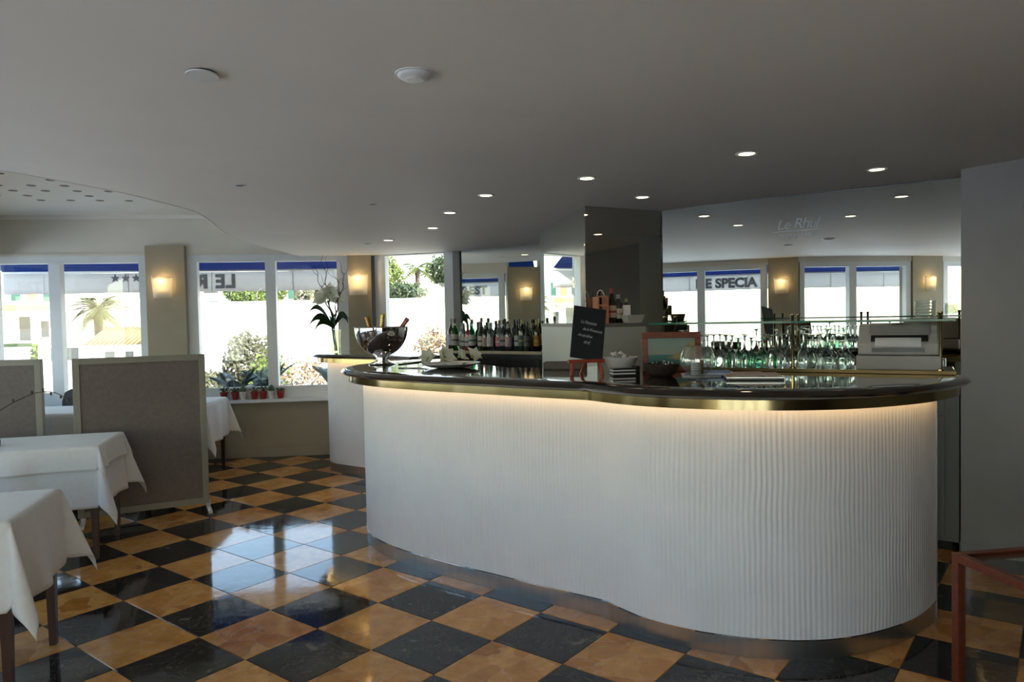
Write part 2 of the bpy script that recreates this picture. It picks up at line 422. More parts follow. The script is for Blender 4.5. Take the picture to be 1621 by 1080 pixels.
for k, (s, d, i, j, x, y) in enumerate(cells[:300]):
    o = bpy.data.objects.new('tile', tmesh[(i + j) % 2]); C.objects.link(o); o.parent = floor
    fo = floor.location
    o.location = (x - fo.x, y - fo.y, 0 - fo.z); o.rotation_euler = (0, 0, YAW - math.pi / 2 + (i % 4) * math.pi / 2)
rest = MB(); base = tile_mb()
for (s, d, i, j, x, y) in cells[300:]:
    rest.m = (i + j) % 2
    Mx = Matrix.Translation((x, y, 0)) @ Matrix.Rotation(YAW, 4, 'Z')
    rest.add([Mx @ Vector(v) for v in base.v], base.f)
tag(rest.build('floor_tiles', [m_yellow, m_black], floor), kind='stuff')

# walls with window bays
ZS, ZG0, ZG1, ZF, ZT = .67, .785, 2.222, 2.298, 2.80
wcount = [0]
def portal(c, d, n, w, h):
    l = bpy.data.lights.new('window_portal', 'AREA'); l.shape = 'RECTANGLE'; l.size = w; l.size_y = h; l.cycles.is_portal = True
    o = bpy.data.objects.new('window_portal', l); C.objects.link(o); o.location = c
    o.rotation_euler = Vector((n[0], n[1], 0)).to_track_quat('-Z', 'Y').to_euler()
def dn(p0, p1):
    d = (p1 - p0).normalized(); return d, Vector((d.y, -d.x)), (p1 - p0).length
def bay(p0, l0, l1, d, n, panes, zg1=ZG1, zf=ZF, sill=True, ZS=ZS, ZG0=ZG0):
    """window between l0 and l1 along the wall; panes = glass ranges"""
    wcount[0] += 1
    f = MB()
    f.obox(p0, d, n, l0, l1, -.09, .0, ZS, ZG0); f.obox(p0, d, n, l0, l1, -.09, .0, zg1, zf)
    ed = [l0] + [e for pr in panes for e in pr] + [l1]
    for q in range(0, len(ed), 2): f.obox(p0, d, n, ed[q], ed[q + 1], -.09, .012 if 0 < q < len(ed) - 2 else 0, ZG0, zg1)
    w = struct(f.build('window_%d' % wcount[0], m_frame))
    for a, b in panes:
        MB().obox(p0, d, n, a - .005, b + .005, -.05, -.044, ZG0 - .005, zg1 + .005).build('pane', m_pane, w)
        MB().obox(p0, d, n, a, b, -.005, .012, ZG0, ZG0 + .022).build('glazing_bead', m_frame, w)
    if sill: MB().obox(p0, d, n, l0, l1, .0, .13, ZS - .035, ZS).build('sill', m_frame, w, bevel=.004)
    c = p0 + d * ((l0 + l1) / 2) - n * .16
    portal((c.x, c.y, (ZS + zf) / 2), d, n, l1 - l0, zf - ZS)
    return w
def lowhead(side, p0, l0, l1, d, n, zf=ZF):
    a = MB().obox(p0, d, n, l0, l1, -.2, 0, 0, ZS); struct(a.build('wall_' + side, m_taupe))
    a = MB().obox(p0, d, n, l0, l1, -.2, 0, zf, ZT); struct(a.build('wall_%s_head' % side, m_head))
    a = MB().obox(p0, d, n, l0, l1, 0, .018, 0, .11); struct(a.build('baseboard_' + side, m_taupe, bevel=.004))
def pier(side, p0, l0, l1, d, n, out=.09, mat=None):
    a = MB().obox(p0, d, n, l0, l1, -.25, out, 0, 2.40); return struct(a.build('wall_%s_pier' % side, mat or m_taupe))

d, n, L = dn(WA0, WA1)
lowhead('back', WA0, -.1, L + .02, d, n)
bay(WA0, -.06, 1.585, d, n, [(.02, .557), (.673, 1.488)])
pier('back', WA0, 1.585, 1.995, d, n, .07)
bay(WA0, 1.995, 3.765, d, n, [(2.106, 2.846), (2.957, 3.638)])
pier('back', WA0, 3.765, 4.03, d, n, .07)
dA, nA = d, n
pier('back', WA0, 4.03, 4.12, d, n, .0, m_cabg)
d, n, L = dn(W30, W31)
lowhead('window', W30, 0, L + .02, d, n)
bay(W30, .02, 1.0, d, n, [(.153, .885)], 2.262, 2.30)
pier('window', W30, 1.0, 1.08, d, n, .02, m_cabg)
d, n, L = dn(L10, L11)
lowhead('left', L10, 0, L + .04, d, n)
bay(L10, .06, L - .02, d, n, [(.16, .98), (1.10, L - .14)])
d, n, L = dn(L21, L10); pier('left', L21, 0, L, d, n, .02)
d, n, L = dn(L20, L21)
lowhead('left', L20, 0, L, d, n)
bay(L20, .04, L - .02, d, n, [(.14, 1.2), (1.32, L - .12)])
d, n, L = dn(S10, S11)
lowhead('sea', S10, 0, L, d, n)
bay(S10, .02, L - .03, d, n, [(.12, .98), (1.10, L - .14)])
d, n, L = dn(S21, S10); pier('sea', S21, 0, L, d, n, .02)
d, n, L = dn(S20, S21)
lowhead('sea', S20, 0, L, d, n)
bay(S20, .02, L - .02, d, n, [(.10, .96), (1.08, L - .1)])
d, n, L = dn(S31, S20); pier('sea', S31, 0, L, d, n, .02)
d, n, L = dn(S30, S31)
lowhead('sea', S30, 0, L, d, n)
bay(S30, .1, L - .04, d, n, [(.2, L - .14)])
# rear wall: unseen full-height window bay added to brighten the ceiling, and plain wall
d, n, L = dn(Vector((4.4, -2.65)), Vector((-2.2, -2.65)))
RW = Vector((4.4, -2.65))
struct(MB().obox(RW, d, n, 0, 3.40, -.2, 0, 0, ZT).build('wall_rear', m_darkwall))
struct(MB().obox(RW, d, n, 3.40, L, -.2, 0, ZF, ZT).build('wall_rear_head', m_head))
bay(RW, 3.40, L - .06, d, n, [(3.5, 4.2), (4.3, 5.05), (5.15, 5.75), (5.85, L - .16)], sill=False, ZS=0.0, ZG0=.08)
struct(MB().box(4.3, 4.5, -2.8, 3.75, 0, ZT).build('wall_right', m_darkwall))
# grey pier to the right of the mirror
pl = [(2.781, 4.47), (4.5, 3.545), (4.5, 4.3), (2.95, 4.72)]
struct(MB().prism(pl[::-1], 0, 2.5).build('wall_right_pier', m_grey))
struct(MB().prism([(2.781 - .004, 4.47 - .008), (4.4, 3.59), (4.4, 3.60), (2.781, 4.485)][::-1], 0, .07).build('baseboard_right', m_grey))
# plain walls behind the mirrors
struct(MB().obox(M20, M2D, Vector((M2D.y, -M2D.x)), 0, 1.45, -.2, -.012, 0, ZT).build('wall_bar', m_darkwall))
d, n, L = dn(MM0, MM1)
struct(MB().obox(MM0, d, n, -.1, L + .25, -.2, -.012, 0, ZT).build('wall_mirror', m_darkwall))
struct(MB().prism([(.42, 7.25), (.50, 6.62), (1.12, 5.98), (1.35, 6.1), (.8, 7.1)], 0, ZT).build('wall_column', m_darkwall))
struct(MB().obox(M20, M2D, Vector((M2D.y, -M2D.x)), -.12, .0, -.2, .015, 0, 2.4).build('trim_1', m_cabg))
# roof
foot = [(-5.8, 8.1), (-4.85, 6.1), (-4.75, 5.3), (-4.95, 2.75), (-3.15, 1.0), (-2.8, .72), (-2.38, -1.1), (-2.35, -2.85), (4.6, -2.85), (4.6, 5), (3, 5), (1.6, 6.4), (.7, 7.6), (-.5, 8.25), (-1.6, 8.55)]
struct(MB().prism(foot, ZT - .04, ZT + .15).build('roof', m_stucco))
# low wavy ceiling
edge = cr([(-5.0, 2.80, 0), (-4.3, 2.92, 0), (-3.5, 3.15, 0), (-3.0, 3.5, 0), (-2.735, 3.914, 0), (-2.652, 4.098, 0), (-2.559, 4.361, 0), (-2.465, 4.682, 0), (-2.404, 5.10, 0), (-2.36, 5.45, 0), (-2.41, 5.833, 0), (-2.491, 6.261, 0), (-2.54, 6.746, 0), (-2.487, 7.18, 0), (-2.40, 7.64, 0), (-2.36, 8.45, 0)], 6)
def wall_x(y):
    if y > .9: return -4.8 + (2.85 - y) * .99
    if y > -1.05: return -2.68 + (.82 - y) * .24
    return -2.2
rows = [(wall_x(y), y) for y in [-2.75 + .25 * k for k in range(22)]] + [(p.x, p.y) for p in edge if p.y > 2.79]
rows = [r for i, r in enumerate(rows) if i == 0 or r[1] > rows[i - 1][1] + 1e-4]
NX = 90
cm = MB()
def right_x(y): return 4.4 if y < 4.6 else (4.4 - (y - 4.6) * 1.4 if y < 6.5 else 1.74 - (y - 6.5) * .9)
vs = []
for (x0, y) in rows:
    x1 = right_x(y)
    for k in range(NX + 1):
        x = x0 + (x1 - x0) * k / NX; vs.append((x, y, zceil(x, y)))
fs = [(r * (NX + 1) + k, r * (NX + 1) + k + 1, (r + 1) * (NX + 1) + k + 1, (r + 1) * (NX + 1) + k) for r in range(len(rows) - 1) for k in range(NX)]
cm.add(vs, fs)
ceiling = struct(cm.build('ceiling', m_ceil, smooth=True))
fa = MB(); ep = [p for p in edge]
fa.grid(lambda u, v: (lambda p: (p.x - .004, p.y, zceil(p.x, p.y) - .001 + v * (ZT - .045 - zceil(p.x, p.y))))(ep[int(round(u * (len(ep) - 1)))]), len(ep) - 1, 1)
fo_ = struct(fa.build('ceiling_edge', m_head, smooth=True))
so_ = fo_.modifiers.new('thick', 'SOLIDIFY'); so_.thickness = .02; so_.offset = 0
# upper ceiling of the window recess; perforations are flat discs coloured as shade
rec = MB().box(-5.75, -2.2, 2.7, 8.5, ZT - .06, ZT - .04)
recess = struct(rec.build('ceiling_recess', m_ceil2))
hole = MB().lathe([(0, -.003), (.034, -.003), (.038, 0.0)], 14).mesh('perforation', m_hole)
d, n, L = dn(WA0, WA1)
for r in range(6):
    for k in range(9):
        p = Vector((-4.75, 5.55)) + Vector((.985, .17)) * (k * .26) + Vector((-.17, .985)) * (r * .26)
        if (r + k // 3) % 3 == 2 and k % 2: continue
        if p.x > -2.75: continue
        o = bpy.data.objects.new('perforation', hole); C.objects.link(o); o.parent = recess
        o.location = (p.x - recess.location.x, p.y - recess.location.y, ZT - .06 - recess.location.z)
# cornice line over the windows
d, n, L = dn(WA0, WA1)
struct(MB().obox(WA0, d, n, -.1, L, 0, .05, ZT - .10, ZT - .06).build('trim_2', m_ceil2))
struct(MB().obox(WA0, d, n, -.1, L, 0, .015, ZF + .0, ZF + .03).build('trim_3', m_head))

# ------------------------------------------------------------------ mirrors
d, n, L = dn(MM0, MM1)
wm = MB().obox(MM0, d, n, 0, L + .06, -.010, 0, .95, 2.372).build('wall_mirror_glass', m_mirror)
tag(wm, 'large wall mirror behind the bar with etched house name', 'mirror')
def place_text(mb, p, d, up=(0, 0, 1), off=(0, 0, 0)):
    """text plane: x along d (2D), y along up, at p"""
    X = Vector((d[0], d[1], 0)); Y = Vector(up); Z = X.cross(Y)
    Mx = Matrix(((X.x, Y.x, Z.x, p[0]), (X.y, Y.y, Z.y, p[1]), (X.z, Y.z, Z.z, p[2]), (0, 0, 0, 1)))
    return mb.xf(Mx)
lp = MM0 + d * 0.885 + n * .002
t1 = text_mb('Le Rhul', .105, .001, .28, .9)
etch = place_text(t1, (lp.x, lp.y, 2.135), d)
u1 = MB().box(-.03, .30, -.02, -.012, -.0005, .0005); place_text(u1, (lp.x, lp.y, 2.135), d)
t2 = text_mb('Depuis 1958', .055, .001, .2, .9); place_text(t2, (lp.x + d.x * .005, lp.y + d.y * .005, 2.065), d)
etch.build('etched_name', m_etch, wm); u1.build('etched_line', m_etch, wm); t2.build('etched_date', m_etch, wm)
MB().obox(MM0, d, n, 0, L + .06, -.004, .006, 2.368, 2.376).build('top_rail', m_cabg, wm)
d2 = M2D; n2 = Vector((d2.y, -d2.x))
wm2 = MB().obox(M20, d2, n2, 0, 1.35, -.010, 0, 1.0, 2.36).build('bar_mirror', m_mirror)
tag(wm2, 'mirror behind the row of liquor bottles beside the window', 'mirror')
col = thing('mirrored_column', 'square column clad in tinted mirror behind the chalkboard', 'column', (.75, 5.9, 0))
dl, nl, Ll = dn(COLB, COLA); df, nf, Lf = dn(COLA, MM0)
MB().prism([tuple(COLA + Vector((.02, .02))), tuple(MM0), (1.0, 6.3), (.32, 6.6)], 0, 2.36).build('core', m_cabg, col)
MB().obox(COLB, dl, nl, 0, Ll - .004, -.008, 0, 0, 2.372).build('mirror_panel', m_mirror, col)
MB().obox(COLA, df, nf, .004, Lf, -.008, 0, 0, 2.372).build('mirror_panel', m_mirrord, col)
MB().obox(COLA, df, nf, -.004, .004, -.006, .004, 0, 2.372).build('corner_trim', m_chrome, col)
MB().obox(COLA, df, nf, 0, Lf, -.004, .004, 2.366, 2.376).build('top_trim', m_cabg, col)

# ================================================================== BAR
barpts = [(-.66, 5.86, 0), (-.86, 5.66, 0), (-1.01, 5.42, 0), (-1.06, 5.20, 0), (-1.045, 5.03, 0), (-.985, 4.86, 0), (-.89, 4.70, 0), (-.76, 4.545, 0), (-.57, 4.37, 0), (-.35, 4.195, 0), (-.14, 4.045, 0), (.02, 3.925, 0), (.19, 3.80, 0), (.33, 3.705, 0), (.44, 3.625, 0), (.515, 3.52, 0), (.625, 3.385, 0), (.80, 3.26, 0), (1.0, 3.175, 0), (1.16, 3.14, 0), (1.28, 3.132, 0), (1.42, 3.145, 0), (1.6, 3.20, 0), (1.81, 3.305, 0), (1.96, 3.42, 0), (2.08, 3.54, 0)]
def rib_panel(path, z0, z1, amp=.0016, nz=30):
    p = resample(path, .0045); nr = normals2(p); m = MB(); k = len(p)
    s = 0; vs = []
    for j in range(nz + 1):
        z = z0 + (z1 - z0) * j / nz
        for i in range(k):
            u = i * .0045
            ph = u / .0235 * 2 * math.pi + 2.6 * noise.noise(Vector((u * 2.2, z * 2.6, 0))) + 1.2 * noise.noise(Vector((u * 7, z * 7, 3)))
            a = amp * math.sin(ph) * (.65 + .6 * noise.noise(Vector((u * 5, z * 3, 9))))
            vs.append((p[i].x + nr[i][0] * a, p[i].y + nr[i][1] * a, z))
    fs = [(j * k + i, j * k + i + 1, (j + 1) * k + i + 1, (j + 1) * k + i) for j in range(nz) for i in range(k - 1)]
    return m.add(vs, fs)
def bar(name, pts, label, inner, extra_end, toplabel, glow=True):
    path = cr(pts, 8); mid = path[len(path) // 2]
    b = thing(name, label, 'bar counter', (mid.x, mid.y, 0))
    rib_panel(path, .088, 1.135).build('front_panel', m_panelw, b, smooth=True)
    q = resample(path, .03); nq = normals2(q)
    MB().sweep(q, nq, [(-.003, .0), (-.003, .088), (-.03, .088), (-.03, 0)]).build('plinth', m_steel, b, smooth='auto')
    MB().sweep(q, nq, [(.003, .085), (.003, .0905), (-.03, .0905), (-.03, .085)]).build('plinth_trim', m_chrome, b)
    MB().sweep(q, nq, [(-.035, .0), (-.035, 1.15), (-.05, 1.15), (-.05, 0)]).build('back_panel', m_cabg, b)
    e = q[-1]; ne = nq[-1]
    MB().sweep([q[-1], q[-1] + (q[-1] - q[-2]).normalized() * .012], [ne, ne], [(.004, .0), (.004, 1.15), (-.05, 1.15), (-.05, 0)]).build('end_strip', m_steel, b)
    MB().sweep(q, nq, [(.050, 1.137), (.062, 1.137), (.062, 1.131), (.050, 1.131)]).build('light_strip', m_led, b)
    # worktop
    tp = cr(pts + extra_end, 8); tq = resample(tp, .03); tn = normals2(tq)
    w = thing(name.replace('counter', 'worktop'), toplabel, 'worktop', (mid.x, mid.y, 1.12))
    Z0, Z1 = 1.163, 1.205
    prof = [(.0, Z0), (.115, Z0), (.137, Z0 + .006), (.150, Z0 + .021), (.137, Z1 - .006), (.115, Z1), (.0, Z1)]
    MB().sweep(tq, tn, prof, closed_prof=True).build('edge_moulding', m_wood, w, smooth='auto')
    outer = [(p.x + a * .004, p.y + c * .004) for p, (a, c) in zip(tq, tn)]
    poly = outer + inner
    MB().prism(poly, Z0, Z1 - .0003).build('top_board', m_wood, w)
    MB().sweep(tq, tn, [(.082, 1.118), (.100, 1.118), (.100, Z0), (.082, Z0)]).build('brass_band', m_brass, w, smooth='auto')
    MB().sweep(tq, tn, [(.0, 1.150), (.083, 1.150), (.083, 1.162), (.0, 1.162)]).build('soffit', m_white, w)
    return b, w
bar('bar_counter', barpts, 'long curved bar front in rippled white panelling with steel plinth',
    [(2.06, 4.08), (1.75, 4.34), (1.10, 4.80), (.75, 4.80), (.35, 4.62), (-.02, 4.74), (-.22, 5.12), (-.36, 5.5), (-.55, 5.93)],
    [(2.115, 3.67, 0), (2.115, 3.82, 0), (2.08, 3.98, 0)], 'dark varnished wooden bar top with brass band along its curved edge')
side = [(-1.50, 8.18, 0), (-1.74, 7.95, 0), (-1.88, 7.70, 0), (-1.92, 7.48, 0), (-1.82, 7.30, 0), (-1.62, 7.14, 0), (-1.40, 6.99, 0), (-1.15, 6.80, 0), (-.95, 6.62, 0), (-.80, 6.45, 0)]
bar('side_counter', side, 'shorter white rippled counter by the window behind the main bar',
    [(-.55, 6.62), (-.78, 6.95), (-1.05, 7.35), (-1.20, 7.75), (-1.24, 8.22)], [], 'dark varnished top of the short counter under the orchid')

# ================================================================== BACK BAR
# glass rack on the bar: ledge, glass shelf, brass posts
RK0 = Vector((.80, 4.35)); RKD = Vector((.871, -.491)).normalized(); RKN = Vector((-RKD.y, RKD.x))   # RKN points to the mirror
def rk(s, a): return RK0 + RKD * s + RKN * a
rack = thing('glass_rack', 'brass-posted rack with green-edged glass shelf on the bar', 'rack', (rk(.8, .17).x, rk(.8, .17).y, 1.205))
MB().obox(RK0, RKD, RKN, 0, 1.60, 0, .35, 1.205, 1.223).build('ledge', m_wood, rack, bevel=.004)
MB().obox(RK0, RKD, RKN, 0, 1.60, -.004, 0, 1.207, 1.224).build('ledge_edge', m_dullbrass, rack)
gsh = MB().obox(RK0, RKD, RKN, .02, 1.60, .02, .32, 1.473, 1.484).build('glass_shelf', m_shelfglass, rack)
ge = MB(); ge.obox(RK0, RKD, RKN, .02, 1.60, .016, .020, 1.473, 1.484); ge.obox(RK0, RKD, RKN, .02, 1.60, .32, .324, 1.473, 1.484)
ge.build('glass_edge', m_glassedge, gsh)
for s, a in [(.115, .03), (.115, .25), (.835, .03), (.835, .25), (1.535, .03), (1.535, .25)]:
    p = rk(s, a)
    MB().lathe([(0, 0), (.016, 0), (.016, .008), (.009, .012), (.009, .285), (.0115, .289), (.0115, .298), (.0, .302)], 16, (p.x, p.y, 1.223)).build('post', m_brass, rack, smooth='auto')

# upturned stemware on the ledge
def goblet(h, rb, rr_, mat, foot=.032):
    pr = [(rr_, 0), (rr_ + .004, .01), (rb, h * .25), (rb * .85, h * .40), (rb * .35, h * .50), (.006, h * .55), (.0042, h * .62), (.0042, h * .93), (.010, h * .975), (foot, h * .992), (foot, h), (0, h)]
    return MB().lathe(pr, 14).mesh('wine_glass', mat, smooth=True)
gk = [goblet(.185, .0325, .027, m_wine, .032), goblet(.150, .031, .026, m_wine, .030), goblet(.165, .0325, .027, m_wineg, .032), goblet(.215, .030, .025, m_wine, .032)]
random.seed(11)
ORD = ['first', 'second', 'third', 'fourth', 'fifth', 'sixth', 'seventh', 'eighth', 'ninth', 'tenth', 'eleventh', 'twelfth', 'thirteenth']
for r in range(4):
    cnt = 0
    for k in range(13):
        s = .22 + k * .0718 + (r % 2) * .015; a = .055 + r * .078
        if abs(s - .835) < .045 and (r == 0 or r == 3): continue
        kind = 2 if (k in (4, 5, 6) and r in (1, 2) and (k + r) % 2) else (3 if (k * 7 + r * 3) % 11 == 0 else (0 if (k + r) % 3 else 1))
        p = rk(s + random.uniform(-.004, .004), a + random.uniform(-.004, .004))
        o = bpy.data.objects.new('wine_glass', gk[kind]); C.objects.link(o); o.location = (p.x, p.y, 1.2235); o.rotation_euler = (0, 0, random.random() * 6)
        tag(o, '%s upside down in the %s row, %s from the picture frame' % (['clear wine glass', 'short clear wine glass', 'green-tinted wine glass', 'tall clear flute'][kind], ['front', 'second', 'third', 'rear'][r], ORD[cnt]), 'wine glass',
            'upturned glasses on the bar ledge'); cnt += 1
# stack of clear saucers and a decanter on the glass shelf
p = rk(1.47, .17)
ss = thing('bowl_stack', 'stack of clear glass bowls on the right end of the glass shelf', 'bowls', (p.x, p.y, 1.484))
for k in range(5):
    MB().lathe([(0, .002), (.030, .002), (.046, .012), (.052, .030), (.050, .030), (.044, .014), (0, .006)], 20, (p.x, p.y, 1.4845 + k * .016)).build('bowl', m_thin, ss, smooth=True)
p = rk(1.575, .12)
MB_ = MB().lathe([(0, .001), (.032, .001), (.034, .02), (.022, .06), (.010, .085), (.012, .10)], 18, (p.x, p.y, 1.484))
tag(MB_.build('glass_bell', m_thin, smooth=True), 'small flared glass bell at the end of the glass shelf', 'bell')

# printer under the glass shelf
pp = rk(1.345, .185)
pr = thing('receipt_printer', 'grey desktop printer with paper slot on the bar ledge', 'printer', (pp.x, pp.y, 1.2235), math.atan2(RKD.y, RKD.x) )
w = .195
def prof_box(prof, x0, x1, name, mat, par, bevel=.006):
    m = MB(); k = len(prof); vs = [(x0, y, z) for y, z in prof] + [(x1, y, z) for y, z in prof]
    m.add(vs, [tuple(range(k)), tuple(range(k, 2 * k))[::-1]] + [(i, (i + 1) % k, k + (i + 1) % k, k + i) for i in range(k)])
    return m.build(name, mat, par, world=False, bevel=bevel)
prof_box([(-.165, .0), (-.165, .075), (.14, .075), (.14, .0)], -w, w, 'paper_drawer', m_printer, pr)
prof_box([(-.168, .078), (-.160, .135), (-.10, .225), (-.06, .238), (.14, .232), (.14, .078)], -w + .01, w - .01, 'body', m_printer, pr, .01)
prof_box([(-.148, .185), (-.100, .230), (-.06, .242), (-.05, .236), (-.10, .2)], -w + .06, w - .05, 'lid', m_printer2, pr, .003)
prof_box([(-.158, .150), (-.136, .180), (-.120, .176), (-.14, .14)], -w + .07, w - .06, 'output_slot', m_blackp, pr, .002)
prof_box([(-.172, .098), (-.170, .110), (-.155, .110), (-.158, .098)], -w + .08, w - .08, 'tray_handle', m_printer2, pr, .001)
prof_box([(-.1725, .094), (-.1715, .114), (-.1615, .114), (-.1625, .094)], -w + .076, w - .076, 'handle_recess', m_blackp, pr, .0)
sh = MB().grid(lambda u, v: (-.105 + .21 * u, -.172 - .012 * math.sin(v * 3) + .035 * v, .122 + .050 * v), 4, 6).build('paper_sheet', m_paper, pr, world=False)
MB().box(-.03, .03, -.104, -.07, .2405, .2425).build('lid_latch', m_blackp, pr, world=False)
MB().box(-w + .01, -w + .06, .0, .1, .2335, .2365).build('control_panel', m_printer2, pr, world=False)

# cabinet under the column with slab
dl, nl, Ll = dn(COLB, COLA); df, nf, Lf = dn(COLA, MM0)
cb = thing('column_cabinet', 'pale cabinet wrapped round the foot of the mirrored column', 'cabinet', (.7, 5.5, 0))
poly = [tuple(COLA + df * -.06 + nf * .27), tuple(COLA + df * .36 + nf * .27), tuple(COLA + df * .36 + nf * .004), tuple(COLA + nf * .004 - df * .0), tuple(COLA + nl * .004), tuple(COLB + nl * .004 + dl * .2), tuple(COLB + nl * .06 + dl * .2)]
MB().prism(poly, 0, 1.447).build('body', m_cab, cb)
pol2 = [(x, y) for x, y in poly]
MB().prism(pol2, 1.447, 1.475).build('shelf_slab', m_cabg, cb)
e0 = COLA + df * .36 + nf * .27
MB().obox(COLA, df, nf, .355, .372, .26, .285, .9, 1.44).build('edge_strip', m_chrome, cb)

# bottle builder
def bottle_parts(h, r, kind):
    """profile of body, neck; kinds: wine, spirit, square-shouldered"""
    if kind == 'wine': return [(0, .004), (r * .9, 0), (r, .006), (r, h * .58), (r * .82, h * .66), (r * .40, h * .74), (r * .36, h * .80), (r * .36, h * .985), (r * .42, h * .985), (r * .42, h), (0, h)]
    if kind == 'spirit': return [(0, .004), (r * .92, 0), (r, .008), (r, h * .64), (r * .93, h * .70), (r * .45, h * .77), (r * .38, h * .82), (r * .38, h), (0, h)]
    return [(0, .004), (r * .92, 0), (r, .008), (r * 1.02, h * .45), (r * .75, h * .66), (r * .40, h * .80), (r * .36, h), (0, h)]
bmats = {}
def bottle(p, h, r, kind, glass, label_col, cap_col, label, cat='bottle', group=None, clear=False, tilt=None, name='bottle', lab=True):
    t = thing(name, label, cat, p, 0, group)
    key = ('g', glass, clear)
    if key not in bmats: bmats[key] = thin_glass('bottle_glass', glass, .06, .02, .7) if clear else pbr('bottle_glass', glass, .06, var=.1, coat=.5)
    pr = bottle_parts(h, r, kind)
    MB().lathe(pr, 18).build('glass_body', bmats[key], t, smooth='auto', world=False)
    if clear:
        lk = ('l', glass)
        if lk not in bmats: bmats[lk] = pbr('liquor', tuple(c * .35 for c in glass), .1)
    if lab:
        key = ('p', label_col)
        if key not in bmats: bmats[key] = pbr('bottle_label', label_col, .6, var=.25, scale=30)
        MB().lathe([(r + .0012, h * .16), (r + .0016, h * .17), (r + .0016, h * .50), (r + .0012, h * .51)], 18).build('paper_label', bmats[key], t, smooth=True, world=False)
        MB().lathe([(r + .0022, h * .30), (r + .0022, h * .36)], 18).build('label_band', bmats.setdefault(('b', cap_col), pbr('label_band', cap_col, .5)), t, smooth=True, world=False)
    key = ('c', cap_col)
    if key not in bmats: bmats[key] = pbr('bottle_cap', cap_col, .35, var=.1)
    MB().lathe([(r * .44, h * .86), (r * .44, h + .003), (0, h + .003)], 14).build('cap', bmats[key], t, smooth='auto', world=False)
    if tilt: t.rotation_euler = tilt
    return t
# shelf with liquor bottles before the bar mirror
SB0 = M20 + Vector((.0, .0)); d2 = M2D; n2 = Vector((d2.y, -d2.x))
bs = thing('back_bar', 'black back-bar unit with pale edged shelf of bottles', 'bar unit', (.0, 7.4, 0))
MB().obox(M20, d2, n2, .02, 1.28, .02, .36, 0, 1.175).build('body', m_blackcab, bs, bevel=.004)
MB().obox(M20, d2, n2, .0, 1.30, .015, .38, 1.175, 1.197).build('shelf', m_blackcab, bs)
MB().obox(M20, d2, n2, .0, 1.30, .38, .385, 1.170, 1.199).build('shelf_edge', m_shelfedge, bs)
for k in range(3):
    MB().obox(M20, d2, n2, .06 + k * .41, .44 + k * .41, .36, .372, .12, 1.12).build('door', m_blackcab, bs, bevel=.003)
spec = [('wine', (.05, .02, .02), (.42, .42, .55), (.5, .5, .55), False, .335, 'dark wine bottle with pale lilac label, leftmost on the bottle shelf'),
        ('wine', (.06, .55, .08), (.40, .40, .36), (.10, .06, .05), True, .33, 'bright green glass bottle second from the window on the bottle shelf'),
        ('spirit', (.10, .10, .10), (.50, .52, .50), (.05, .10, .11), False, .28, 'dark bottle with pale label beside the bright green bottle'),
        ('spirit', (.30, .02, .03), (.55, .50, .50), (.06, .12, .12), False, .27, 'dark red bottle with white label on the bottle shelf'),
        ('wine', (.08, .50, .25), (.50, .50, .48), (.03, .10, .08), True, .32, 'sea-green bottle with dark cap on the bottle shelf'),
        ('gin', (.03, .05, .02), (.55, .54, .50), (.06, .05, .04), False, .29, 'olive dark round-shouldered bottle with cream label on the shelf'),
        ('spirit', (.25, .10, .10), (.40, .25, .24), (.30, .30, .30), True, .26, 'rose-tinted spirit bottle in the middle of the bottle shelf'),
        ('spirit', (.80, .84, .82), (.50, .52, .50), (.50, .50, .50), True, .28, 'clear spirit bottle with grey label and tree print on the shelf'),
        ('spirit', (.60, .62, .62), (.60, .20, .28), (.60, .60, .62), True, .27, 'clear bottle with white label and pink heart-shaped print'),
        ('wine', (.015, .02, .03), (.30, .30, .30), (.02, .03, .03), False, .31, 'black bottle with small grey label right of the pink-printed one'),
        ('spirit', (.60, .60, .60), (.58, .40, .44), (.45, .45, .46), True, .27, 'clear bottle with rosy label near the black bottles'),
        ('gin', (.02, .03, .03), (.45, .47, .46), (.05, .06, .16), False, .30, 'dark bottle with blue cap and tall silver label on the shelf'),
        ('spirit', (.015, .03, .025), (.06, .08, .08), (.35, .33, .10), False, .31, 'near-black bottle with round emblem label and yellowish cap'),
        ('gin', (.02, .03, .02), (.10, .10, .09), (.03, .03, .03), False, .29, 'plain black bottle second from the column on the shelf'),
        ('spirit', (.60, .45, .08), (.50, .24, .06), (.55, .42, .08), True, .30, 'amber bottle with orange label next to the mirrored column')]
random.seed(3)
for k, (kd, g, lc, cc, clr, h, lab) in enumerate(spec):
    q = M20 + d2 * (.07 + k * .077) + n2 * (.27 + .03 * math.sin(k * 2.1))
    b = bottle((q.x, q.y, 1.1975), h, .034 + .003 * math.sin(k * 1.7), kd, g, lc, cc, lab, clear=clr, group='bottles on the back-bar shelf')
    b.rotation_euler = (0, 0, k)
for k in range(9):
    q = M20 + d2 * (.12 + k * .125) + n2 * .14
    o = bottle((q.x, q.y, 1.1975), .29 + .03 * math.sin(k * 3.3), .034, ['wine', 'spirit', 'gin'][k % 3], [(.02, .03, .02), (.05, .10, .06), (.03, .02, .02)][k % 3], [(.35, .35, .33), (.2, .2, .2), (.4, .36, .3)][k % 3], [(.04, .10, .09), (.25, .23, .08), (.3, .3, .3)][k % 3],
           '%s bottle from the window in the rear row of dark bottles' % ORD[k], group='rear row of bottles')
